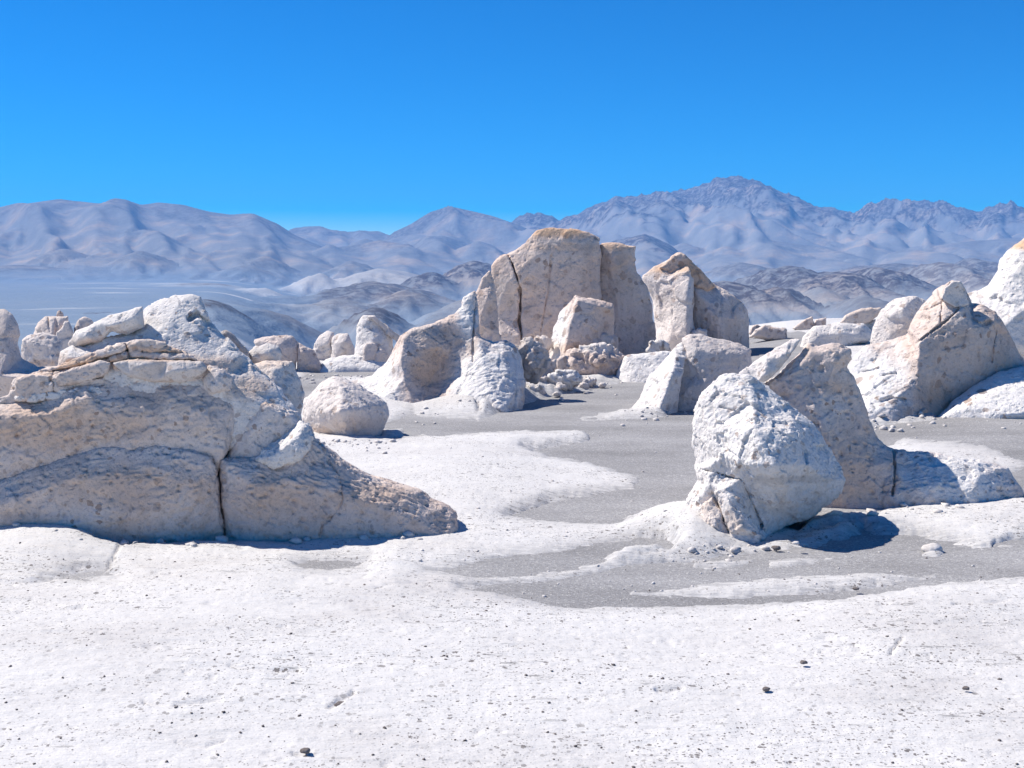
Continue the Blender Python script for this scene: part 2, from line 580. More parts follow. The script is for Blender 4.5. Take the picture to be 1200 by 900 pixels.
def rock(name, Y, out, pts, label=None, cat='rock', parent=None, rim=0.0, T=None, r=8.0, s=1.7, soft=2,
         ridges=(), cracks=(), lump=(1.0, 26.0), rough=(0.7, 6.0), stri=None, pits=(1.2, 9.0, 0.35),
         tan=(), patina_shade=(), bare=(), pink=0.5, tan0=0.0, grey0=0.0, wob=1.8, mat=None, base=None, group=None, k=1.2, facet=(1.2, 28.0)):
    """One block of pumice. `out` is its outline (u, v[, p]) in photograph pixels at distance Y, `pts` the relief of
    its face: p is how far a point stands towards the camera, in pixels at that distance (so in proportion). The block
    gets rounded edges of radius r, a domed back of thickness T, cracks cut in and real surface relief."""
    _seed[0] += 1
    sd = _seed[0] * 37.7
    kk = Y / F
    O = [(o[0], o[1], (o[2] if len(o) > 2 else rim)) for o in out]
    us = [o[0] for o in O]
    vs = [o[1] for o in O]
    pad = 8.0
    u0, u1, v0, v1 = min(us) - pad, max(us) + pad, min(vs) - pad, max(vs) + pad
    if T is None:
        T = 0.55 * min(u1 - u0, v1 - v0)
    Ug, Vg = np.meshgrid(np.arange(u0, u1, s), np.arange(v0, v1, s), indexing='ij')
    Ug = Ug.astype(np.float32)
    Vg = Vg.astype(np.float32)
    q = np.stack([Ug.ravel() / 22, Vg.ravel() / 22, np.full(Ug.size, sd)], 1)
    q2 = np.stack([Ug.ravel() / 7, Vg.ravel() / 7, np.full(Ug.size, sd + 5)], 1)
    wu = (wob * (perlin(q) + 0.45 * perlin(q2))).reshape(Ug.shape)
    wv = (wob * (perlin(q + 31) + 0.45 * perlin(q2 + 31))).reshape(Ug.shape)
    D = sd_poly(Ug + wu, Vg + wv, O)
    allp = O + list(pts)
    n = len(O)
    rd = [(a + n, b + n) for a, b in ridges]
    p = interp(Ug, Vg, allp, rd)
    p = blur(p, soft)
    d = np.clip(-D, 0, None)
    x = np.clip(d / r, 0, 1)
    f = -p + r * (1 - np.sqrt(np.clip(1 - (1 - x) ** 2, 0, 1)))
    for (line, w, dep) in cracks:
        dl = sd_line(Ug + 0.5 * wu, Vg + 0.5 * wv, line)
        we = w * np.clip(0.85 + 1.3 * perlin(np.stack([Ug.ravel() / 11, Vg.ravel() / 11, np.full(Ug.size, sd + 77)], 1)).reshape(Ug.shape), 0.3, 2)
        f = f + dep * np.clip(1.3 - dl / we, 0, 1)
    R = max(float(d.max()) * 0.9, 2.0)
    xb = np.clip(d / R, 0, 1)
    dome = np.sqrt(np.clip(1 - (1 - xb) ** 2, 0, 1))
    b = np.maximum(-rim + T * dome, f + 0.35 * T * dome)
    w0, w1 = float(f[D < 0].min()) - pad, float(b[D < 0].max()) + pad
    W = np.arange(w0, w1, s, dtype=np.float32)
    gu, gv = np.gradient(f, s)
    gf = np.sqrt(1 + np.clip(gu ** 2 + gv ** 2, 0, 9))
    bu, bv = np.gradient(b, s)
    gb = np.sqrt(1 + np.clip(bu ** 2 + bv ** 2, 0, 9))
    A = (f[:, :, None] - W) / gf[:, :, None]
    B = (W - b[:, :, None]) / gb[:, :, None]
    G = smax(smax(A, B, 0.5), D[:, :, None] + 0 * A, k)
    G = np.clip(G / s, -3, 3).astype(np.float32)
    grid = vdb.FloatGrid(3.0)
    grid.copyFromArray(G, tolerance=0.0)
    vp, vq = grid.convertToQuads(0.0)
    vp = np.asarray(vp, np.float32)
    vq = np.asarray(vq, np.int32)
    X = np.stack([u0 + vp[:, 0] * s, v0 + vp[:, 1] * s, w0 + vp[:, 2] * s], 1)
    # normals in pixel space
    fn = np.cross(X[vq[:, 2]] - X[vq[:, 0]], X[vq[:, 3]] - X[vq[:, 1]])
    N = np.zeros_like(X)
    for c in range(4):
        np.add.at(N, vq[:, c], fn)
    N /= np.linalg.norm(N, axis=1)[:, None] + 1e-9
    # make sure the normals point outwards (towards growing G)
    test = X[np.argmin(X[:, 2])]
    if N[np.argmin(X[:, 2]), 2] > 0:
        N = -N
        vq = vq[:, ::-1]
    h = lump[0] * 1.6 * fbm(X / lump[1] + sd, 3)
    Xw = X + 2.5 * np.stack([perlin(X / 9 + sd), perlin(X / 9 + sd + 50), perlin(X / 9 + sd + 90)], 1)
    act = np.clip(0.75 + 1.3 * perlin(X / 28 + sd + 70), 0.25, 1.5)      # rough and smooth areas
    h += act * rough[0] * (0.8 * (fbm(Xw / (rough[1] * 1.6) + sd + 9, 3, 0.55, ridged=True) - 0.5) + 0.9 * fbm(X / (rough[1] * 0.7) + sd + 29, 2))
    if facet:       # broken faces: every cell of the rock is a plane of its own tilt
        Xf = X + 0.25 * facet[1] * np.stack([perlin(X / facet[1] + sd + 3), perlin(X / facet[1] + sd + 33), perlin(X / facet[1] + sd + 63)], 1)
        _, _, vec, cell = worley(Xf / facet[1] + sd, 5, True)
        h += facet[0] * np.clip((vec * _g[(cell * 7 + 3) % 1024]).sum(1) * 1.6, -1, 1)
    if stri:
        amp, ang, ln, wd = stri      # gouges running along angle ang in the picture plane
        ca, sa = math.cos(math.radians(ang)), math.sin(math.radians(ang))
        a1 = (X[:, 0] * ca - X[:, 1] * sa)
        a2 = (X[:, 0] * sa + X[:, 1] * ca)
        wv_ = 3 * perlin(X / 30 + sd)
        h += act * amp * 1.5 * (fbm(np.stack([a1 / ln, a2 / (wd * 1.5) + 0.6 * wv_, X[:, 2] / wd], 1) + sd, 2, 0.6, ridged=True) - 0.4)
    if pits and pits[0] > 0:
        Xs = X.copy()
        Xs[:, 0] *= 0.8
        wd_, rid = worley(Xs / pits[1] + sd)
        rad = 0.12 + 0.28 * ((rid * 7.13) % 1.0)
        m = (rid < pits[2])
        h -= pits[0] * m * 1.6 * np.clip(1.25 - wd_ / rad, 0, 1)
    X2 = X + N * h[:, None]
    wpos = to_world(X2[:, 0], X2[:, 1], Y + kk * X2[:, 2])
    nz = fbm(X / 30 + sd + 3, 4)
    tint = np.zeros((len(X), 3), np.float32)
    tint[:, 0] = tan0 * np.clip(0.6 + 1.3 * nz, 0, 1.4)
    tint[:, 1] = grey0 * np.clip(0.6 + 1.3 * nz, 0, 1.4)
    tint[:, 2] = pink
    nz2 = 0.55 * nz + 0.45 * fbm(X / 8 + sd + 40, 3)
    for ch, blobs in ((0, tan), (1, patina_shade), (2, bare)):
        for (bu_, bv_, ru, rv, st) in blobs:
            dd = np.sqrt(((X[:, 0] - bu_) / ru) ** 2 + ((X[:, 1] - bv_) / rv) ** 2)
            mk = st * np.clip((1.15 - dd + 1.1 * nz2) * 1.6, 0, 1)
            tint[:, ch] = tint[:, ch] * (1 - mk) if ch == 2 else np.maximum(tint[:, ch], mk)
    if base is None:
        vb = max(vs)
        base = to_world(np.array([(min(us) + max(us)) / 2]), np.array([vb]), np.array([Y]))[0]
        base[2] = min(0.0, wpos[:, 2].max())
    if parent is not None:
        base = np.array(parent.location)
    mt = mat or (M_NEAR if Y < 16 else M_MID if Y < 24 else M_FAR)
    o = mesh_obj(name, wpos, vq, mt, loc=base, parent=parent, attr={'tint': tint})
    if parent is None:
        tag(o, label, cat, group)
    return o


def root_at(name, label, cat, u, Y, group=None):
    return thing(name, label, cat, ((u - 600) * Y / F, Y, 0.0), group)


exec_order = []
# ------------------------------------------------------------------ near ground: white pumice sheet and grey gravel
GRAVEL = [
    # tongue of gravel in the foreground centre
    [(498, 669), (560, 655), (660, 641), (740, 626), (782, 625), (797, 634), (786, 645), (735, 652), (690, 662), (655, 672), (560, 677)],
    # broad gravel band from the tongue to the right edge
    [(540, 687), (620, 679), (675, 670), (735, 657), (790, 652), (830, 648), (900, 632), (935, 624), (900, 600), (1000, 585), (1060, 580), (1110, 568),
     (1200, 548), (1600, 520), (1600, 662), (1200, 676), (1130, 681), (1060, 690), (990, 700), (900, 702), (760, 707), (660, 708), (590, 698)],
    # the big gravel slope behind
    [(440, 512), (452, 495), (500, 478), (560, 470), (640, 455), (720, 432), (800, 440), (850, 400), (940, 398), (1000, 440), (1020, 497), (1100, 493),
     (1200, 482), (1600, 465), (1600, 525), (1200, 545), (1150, 530), (1060, 520), (1030, 530), (1000, 580), (850, 590), (800, 590), (720, 612),
     (640, 612), (590, 605), (645, 585), (740, 567), (748, 556), (690, 541), (640, 535), (612, 524), (690, 512), (684, 503), (600, 504), (520, 511), (460, 515)],
    # gravel bay at the left between outcrop and far rocks
    [(320, 470), (345, 440), (380, 433), (452, 434), (440, 446), (415, 456), (370, 470)],
    # small pockets
    [(346, 662), (362, 655), (395, 654), (430, 658), (424, 666), (390, 670), (358, 670)],
    [(50, 679), (90, 669), (130, 667), (136, 677), (100, 682)],
    [(110, 640), (160, 632), (230, 622), (330, 622), (350, 632), (260, 638), (190, 642), (140, 643)],
]
ISLANDS = [
    [(1010, 612), (1040, 592), (1100, 583), (1200, 578), (1600, 575), (1600, 640), (1200, 632), (1150, 640), (1110, 630), (1075, 622), (1030, 620)],
    [(813, 658), (850, 654), (884, 653), (850, 658)],
    [(905, 656), (940, 653), (975, 651), (930, 657)],
    [(842, 644), (880, 634), (950, 624), (1010, 616), (985, 628), (910, 640)],
    [(1080, 648), (1090, 641), (1106, 641), (1100, 648)],
    [(672, 667), (700, 660), (720, 648), (735, 641), (765, 640), (785, 646), (740, 655), (700, 666)],
    [(740, 690), (800, 685), (900, 674), (1000, 670), (1095, 672), (1000, 684), (860, 692)],
    [(680, 488), (720, 481), (760, 476), (800, 470), (775, 484), (720, 488)],
    [(445, 505), (470, 502), (472, 512), (450, 514)],
    [(398, 482), (440, 470), (500, 488), (560, 488), (565, 445), (400, 440)], [(985, 506), (1040, 502), (1095, 500), (1100, 470), (990, 460)],
    [(930, 628), (960, 620), (1010, 612), (1050, 604), (1040, 596), (950, 608)],
    [(560, 490), (600, 472), (640, 462), (690, 452), (740, 440), (800, 420), (800, 395), (560, 395)],
]
HUMPS = [  # white mounds (u, v, radius u, radius v, height m)
    (540, 560, 130, 45, 0.10), (640, 520, 120, 14, 0.05), (60, 640, 95, 22, 0.14), (15, 600, 50, 26, 0.16), (225, 640, 60, 10, 0.05),
    (560, 800, 500, 90, 0.05), (1100, 720, 180, 40, 0.08), (150, 760, 260, 60, 0.05), (740, 648, 40, 8, 0.06), (790, 615, 50, 22, 0.10),
    (1180, 610, 120, 25, 0.05), (840, 760, 160, 30, -0.04), (330, 700, 120, 20, 0.03),
    (640, 458, 80, 12, 0.25), (565, 474, 60, 9, 0.28), (430, 470, 45, 12, 0.18), (745, 440, 50, 12, 0.22), (812, 622, 45, 24, 0.12), (990, 616, 60, 12, 0.10), (1030, 500, 60, 8, 0.15), (770, 482, 40, 6, 0.12)]


def edge_y(u):
    return np.interp(u, [-600, 200, 500, 700, 860, 1000, 1300], [31, 31, 33, 40, 47, 50, 55])


def ground_sheets():
    def build(us, vs, extra_v, fine):
        ys = ground_y(np.array(vs))
        ys = np.concatenate([[-40.0, -10.0, 0.0, 3.0], ys, extra_v])
        U, Yy = np.meshgrid(np.array(us, float), ys, indexing='ij')
        Vf = HZ + EYE * F / np.maximum(Yy, 3.6)
        Xx = (U - 600) * np.maximum(Yy, 4.6) / F
        return U, Vf, Xx, Yy

    def quads(nu, nv):
        i = np.arange(nu * nv).reshape(nu, nv)
        return np.stack([i[:-1, :-1], i[1:, :-1], i[1:, 1:], i[:-1, 1:]], -1).reshape(-1, 4)

    far_y = np.concatenate([np.arange(42, 70, 1.0), np.arange(70, 160, 6.0)])
    coarse_l = list(np.arange(-5200, -150, 240))
    coarse_r = list(np.arange(1400, 6400, 240))

    def gravel_z(Xx, Yy, U):
        q = np.stack([Xx.ravel() * 0.12, Yy.ravel() * 0.12, np.zeros(Xx.size)], 1)
        z = 0.15 * fbm(q, 3).reshape(Xx.shape)
        z = z + 0.22 * np.exp(-((U - 1180) / 170) ** 2 - ((Yy - 19.5) / 3.5) ** 2)
        q = np.stack([Xx.ravel() * 0.9 + Yy.ravel() * .2, Yy.ravel() * 2.2 - Xx.ravel() * .5, np.zeros(Xx.size)], 1)
        z = z + 0.012 * fbm(q, 3).reshape(Xx.shape)
        sx, sy = np.clip((U - 840) / 100, 0, 1), np.clip((Yy - 30) / 10, 0, 1)
        z = z + 0.3 * sx * sx * (3 - 2 * sx) * sy * sy * (3 - 2 * sy)
        dr = np.maximum(Yy - edge_y(U), 0)
        return z - np.where(dr < 12, 0.02 * dr ** 2, 0.02 * 144 + 0.48 * (dr - 12)) - 0.02

    def mask(U, V):
        g = np.full(U.shape, 1e9, np.float32)
        for P in GRAVEL:
            g = np.minimum(g, sd_poly(U, V, P))
        for P in ISLANDS:
            g = np.maximum(g, -sd_poly(U, V, P))
        return g        # >0 on white rock

    # gravel sheet
    us = coarse_l + list(np.arange(-150, 1400, 5.0)) + coarse_r
    vs = list(np.arange(1100, 397, -3.0))
    U, V, X, Y = build(us, vs, far_y, False)
    Z = gravel_z(X, Y, U)
    o = mesh_obj('gravel_ground', np.stack([X, Y, Z], -1).reshape(-1, 3), quads(*X.shape), M_GRAVEL)
    tag(o, 'grey gravel flats lying in the hollows between white pumice', kind='structure')
    # white sheet
    us = coarse_l + list(np.arange(-150, 1400, 2.2)) + coarse_r
    vs = list(np.arange(1100, 1000, -6.0)) + list(np.arange(1000, 398, -1.6))
    U, V, X, Y = build(us, vs, far_y, True)
    sh = X.shape
    gz = gravel_z(X, Y, U)
    fl = lambda a: a.ravel()
    wob = np.stack([fl(X) * 1.0, fl(Y) * 2.2, np.zeros(X.size)], 1)
    n1 = fbm(wob * 1.1, 4).reshape(sh)
    wb2 = np.stack([fl(X) * 0.9 - fl(Y) * 0.8, fl(Y) * 4.0 + fl(X) * 1.2, np.zeros(X.size)], 1)
    n2 = fbm(wb2 * 1.5 + 7, 4, 0.6).reshape(sh)
    n3 = fbm(np.stack([fl(X) * 1.3 - fl(Y) * 1.0, fl(Y) * 8.0 + fl(X) * 2.2, np.zeros(X.size)], 1) + 3, 5, 0.66).reshape(sh)
    g = mask(U + 14 * n1, V + 5 * fbm(wob * 1.7 + 50, 3).reshape(sh))
    g = g + np.where(V > 640, 9, 13) * n3 * np.clip((V - 330) / 300, 0.25, 1.0)
    px = np.clip((V - HZ) / 320.0, 0.25, 1.8)
    h = np.where(g > 0, 0.05 * (1 - np.exp(-g / (18 * px))), -0.08 * (1 - np.exp(g / (12 * px))))
    h = h + 0.022 * n2 + 0.02 * n1 + 0.016 * n3
    for (hu, hv, ru, rv, hh) in HUMPS:
        h = h + hh * np.exp(-((U - hu) / ru) ** 2 - ((V - hv) / rv) ** 2) * np.clip(0.5 + g / 8, 0, 1)
    # finer relief: small scarps, pits, ripples
    q = np.stack([fl(X) * 2.0, fl(Y) * 5.5, np.zeros(X.size)], 1)
    fn = fbm(q, 5, 0.55, ridged=True).reshape(sh)
    h = h + 0.010 * fn
    q = np.stack([fl(X) * 9, fl(Y) * 9, np.zeros(X.size)], 1)
    h = h + 0.008 * fbm(q, 3, 0.6).reshape(sh)
    near = (Y < 16) & (Y > 3.5)
    dens = fbm(np.stack([fl(X) * 0.8, fl(Y) * 0.8, np.zeros(X.size) + 4], 1), 3).reshape(sh)
    for sc, dep in ((7.0, 0.014), (13.0, 0.012)):
        q = np.stack([X[near] * sc * 0.75, Y[near] * sc * 0.75, np.zeros(near.sum())], 1)
        wd, rid = worley(q, int(sc))
        rad = 0.10 + 0.22 * ((rid * 5.7) % 1)
        h[near] -= dep * (rid < 0.12 + 0.9 * dens[near]) * np.clip(1.3 - wd / rad, 0, 1)
    # ledges and short cracks
    for line, w, dep in [([(270, 800), (300, 805), (350, 803)], 2.5, .035), ([(385, 842), (400, 836), (415, 828)], 3, .04), ([(168, 838), (200, 842), (260, 836)], 3, .04),
                         ([(1118, 722), (1150, 720), (1180, 714)], 2.5, .04), ([(630, 745), (700, 751), (765, 753)], 2.0, .03), ([(1045, 772), (1058, 757)], 2.5, .04),
                         ([(205, 880), (240, 884), (262, 878)], 2.5, .03), ([(345, 893), (380, 896), (410, 898)], 3, .03), ([(960, 765), (985, 768), (1010, 766)], 2.5, .04),
                         ([(770, 820), (785, 819), (798, 817)], 3, .05), ([(128, 668), (140, 650), (158, 640)], 1.8, .05), ([(0, 692), (20, 690), (60, 684)], 3, .05),
                         ([(440, 700), (480, 690), (520, 692)], 2.2, .02), ([(50, 720), (80, 728), (100, 726)], 2.5, .03), ([(1165, 637), (1185, 633), (1300, 631)], 3, .12)]:
        dl = sd_line(U + 9 * n1 + 6 * n3, V + 5 * n3, line)
        h -= 0.5 * dep * np.clip(1.4 - dl / (0.7 * w) + 1.2 * n3, 0, 1)
    Z = gz + h
    dust = np.clip(0.85 - g / (13 * px) + 0.8 * n3, 0, 1) * np.clip(1 - g / 60, 0, 1)
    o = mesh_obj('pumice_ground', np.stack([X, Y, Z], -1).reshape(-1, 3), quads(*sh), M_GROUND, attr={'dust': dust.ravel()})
    tag(o, 'white pitted pumice bedrock in the foreground', kind='structure')
    return


ground_sheets()


# ------------------------------------------------------------------ far terrain: valley, hills, mountain ranges
VAL = -60.0


def far_terrain():
    us = np.arange(-420, 1640, 4.2)
    ys = np.concatenate([np.geomspace(90, 1000, 60), np.geomspace(1015, 3000, 130), np.arange(3015, 10200, 24.0), np.arange(10300, 12500, 200)])
    U, Y = np.meshgrid(us, ys, indexing='ij')
    X = (U - 600) * Y / F
    sh = X.shape
    fl = lambda a: a.ravel()
    P = np.stack([fl(X), fl(Y), np.zeros(X.size)], 1)
    wx = (220 * fbm(P / 900, 3)).reshape(sh)
    wy = (220 * fbm(P / 900 + 20, 3)).reshape(sh)
    rid = fbm((P + np.stack([fl(wx), fl(wy), 0 * fl(wx)], 1) * .6) / 900 + np.array([0, 0, 3.0]), 5, 0.5, ridged=True).reshape(sh)
    rid2 = fbm(P / 170 + np.array([0, 0, 9.0]), 4, 0.55, ridged=True).reshape(sh)
    sm = fbm(P / 300 + 60, 4).reshape(sh)
    def floor_z(u, y):
        w = np.clip((u - 240) / 170, 0, 1)
        w = w * w * (3 - 2 * w)
        left = np.interp(y, [0, 600, 4000, 7000, 12500], [-60, -60, -56, -20, 30])
        right = np.interp(y, [0, 1500, 3000, 7000, 9600, 12500], [-100, -140, -138, -40, 60, 90])
        return left * (1 - w) + right * w

    base = floor_z(U, Y) + 6 * sm
    feats = []     # (height array, dark amount array, kind)

    def height(py, D):
        return EYE + (HZ - py) * D / F

    def ridge(poly, D, front, back, dark=0.0, spur=0.5, craggy=0.0, fw=620.0):
        pu = [p[0] for p in poly]
        pv = [p[1] for p in poly]
        jag = craggy * 9 * fbm(np.stack([us / 11, us * 0, us * 0 + D], 1), 3)
        top_u = np.interp(us, pu, pv) - jag
        inside = np.clip((us - pu[0]) / 60, 0, 1) * np.clip((pu[-1] - us) / 60, 0, 1)
        Dn = D + 0.10 * D * 0.3 * perlin(np.stack([us / 160, us * 0, us * 0 + D * .01], 1))
        Dl = Dn[:, None]
        tz = EYE + (HZ - top_u[:, None]) * Dl / F
        t = Dl - Y
        # spurs: the footing distance swings along the range
        sp = fbm(np.stack([fl(U + wx * 0.25) / 75, fl(t) / 5000, np.zeros(X.size) + D * .003], 1), 3).reshape(sh)
        spr = 1 - np.abs(sp) * 2.6
        wf = front * (0.55 + spur * 0.75 * (spr + 0.2) + 0.25)
        tt = np.where(t > 0, t / np.maximum(wf, 200), -t / back)
        prof = np.clip(1 - tt, 0, 1)
        prof = 0.55 * prof ** 1.25 + 0.45 * prof ** 2.2
        rel = (tz - base)
        hh = base + rel * prof * inside[:, None]
        amp = rel * prof * np.clip(tt * 4, 0.0, 1)
        fall = fbm(np.stack([(fl(X) - 0.45 * fl(t) + 0.7 * fl(wx)) / fw, fl(t) / (4 * fw), np.zeros(X.size) + D * .01], 1), 3, 0.30, ridged=True).reshape(sh)
        hh = hh + amp * (1.25 * (fall - 0.58) + 0.04 * (rid - 0.45) + (0.012 + 0.16 * craggy * np.clip(prof * 2 - .7, 0, 1)) * (rid2 - 0.4))
        crest = np.clip((prof - (0.90 - 0.16 * craggy) + 0.55 * (rid2 - 0.35) + 0.35 * (fall - 0.5)) * 12, 0, 1)
        dk = np.clip(dark * crest + 0.45 * dark * (1 - min(1, 2 * craggy)), 0, 1)
        hh = np.where(prof * inside[:, None] > 0.004, hh, -1e4)
        feats.append((hh, dk, 0 * dk))

    def hill(pu, py, hw, D, dark=0.0, asp=2.2, pw=1.5, white=0.0, skew=0.0):
        hx = (pu - 600) * D / F
        rx = hw * D / F
        iu = np.nonzero(np.abs(us - pu) < 2.4 * hw)[0]
        iy = np.nonzero(np.abs(ys - D) < 2.0 * rx * asp)[0]
        if not len(iu) or not len(iy):
            return
        w = (slice(iu[0], iu[-1] + 1), slice(iy[0], iy[-1] + 1))
        dx = (X[w] + wx[w] * 0.10 * min(1, rx / 200) - hx)
        dx = np.where(dx > 0, dx / (rx * (1 + skew)), dx / (rx * (1 - skew)))
        dy = (Y[w] + wy[w] * 0.3 * min(1, rx / 150) - D) / (rx * asp)
        ang = np.arctan2(dy, dx)
        rr = np.sqrt(dx ** 2 + dy ** 2)
        lob = fbm(np.stack([np.cos(fl(ang)) * 1.5, np.sin(fl(ang)) * 1.5, fl(rr) * .7 + pu * 0.37], 1), 3, .55, ridged=True).reshape(rr.shape) - 0.45
        rr = np.sqrt(rr ** 2 + 0.002) - 0.03
        rr = rr * (1 - 0.55 * lob * np.clip(rr * 3, 0, 1))
        prof = np.clip(1 - rr, 0, 1)
        rel = height(py, D) - float(floor_z(np.array([pu]), np.array([D]))[0])
        crag = np.clip(0.40 * (rid2[w] - .35), -.3, .3) * (0.35 + 0.7 * dark)
        hh = base[w] + rel * (prof ** pw) * (1 + crag * np.clip(rr * 4, 0, 1))
        dk = dark * np.clip((prof - 0.60 + 0.35 * (rid2[w] - 0.3) + 0.2 * sm[w]) * 8, 0, 1)
        full = [np.full(sh, -1e4), np.zeros(sh), np.zeros(sh)]
        full[0][w] = np.where(prof > 0.01, hh, -1e4)
        full[1][w] = dk
        full[2][w] = white * np.clip(prof * 3 + sm[w], 0, 1)
        feats.append(tuple(full))

    # mountain ranges (skylines measured in the photograph)
    R0 = len(feats)
    ridge([(-500, 250), (-300, 262), (-100, 250), (0, 243), (70, 233), (120, 239), (150, 235), (165, 240), (185, 237), (215, 240), (245, 248), (270, 252),
           (297, 251), (325, 262), (345, 275), (385, 292), (440, 312)], 7600, 2500, 1500, dark=.35, spur=.6, fw=850)
    ridge([(280, 290), (345, 268), (370, 266), (400, 271), (440, 272), (470, 280), (520, 300), (560, 320)], 9300, 2000, 1500, dark=.5, spur=.5, craggy=.3)
    ridge([(400, 300), (455, 275), (480, 263), (505, 248), (530, 242), (552, 247), (577, 253), (605, 263), (650, 280), (720, 310)], 8600, 2300, 1500, dark=.5, spur=.45, fw=620)
    ridge([(540, 285), (600, 258), (615, 251), (640, 252), (655, 258), (680, 249), (700, 240), (725, 232), (760, 234), (790, 225), (810, 224), (830, 218), (850, 214),
           (880, 212), (895, 214), (915, 227), (935, 234), (955, 243), (975, 246), (1000, 252), (1020, 241), (1040, 239), (1065, 236), (1090, 239),
           (1110, 240), (1125, 246), (1145, 250), (1165, 245), (1185, 240), (1200, 247), (1260, 250), (1400, 235), (1700, 260)], 9600, 3600, 1500, dark=1.0, spur=.6, craggy=1.0, fw=600)
    ridge([(-500, 300), (-100, 296), (0, 294), (60, 286), (110, 280), (150, 272), (170, 269), (190, 273), (215, 286), (240, 302), (285, 324)], 6200, 1500, 1600, dark=.3, spur=.6, fw=620)
    ridge([(330, 318), (380, 292), (420, 286), (445, 281), (480, 287), (505, 297), (545, 316)], 7000, 1700, 1300, dark=.35, spur=.6)
    ridge([(440, 300), (490, 277), (520, 276), (560, 287), (600, 298), (660, 315)], 7600, 1700, 1200, dark=.35, spur=.5)
    ridge([(250, 318), (300, 298), (330, 291), (370, 300), (410, 308), (450, 322)], 6300, 1500, 1200, dark=.2, spur=.6)
    ridge([(640, 300), (700, 287), (740, 278), (757, 274), (775, 281), (800, 296), (850, 318)], 6300, 1500, 1300, dark=.95, spur=.5, craggy=.5)
    ridge([(780, 310), (860, 290), (900, 281), (960, 290), (1020, 300), (1060, 312)], 7000, 1700, 1300, dark=.25, spur=.6)
    ridge([(980, 310), (1060, 292), (1110, 286), (1170, 280), (1240, 276), (1500, 290)], 7000, 1700, 1300, dark=.25, spur=.6)
    R1 = len(feats)
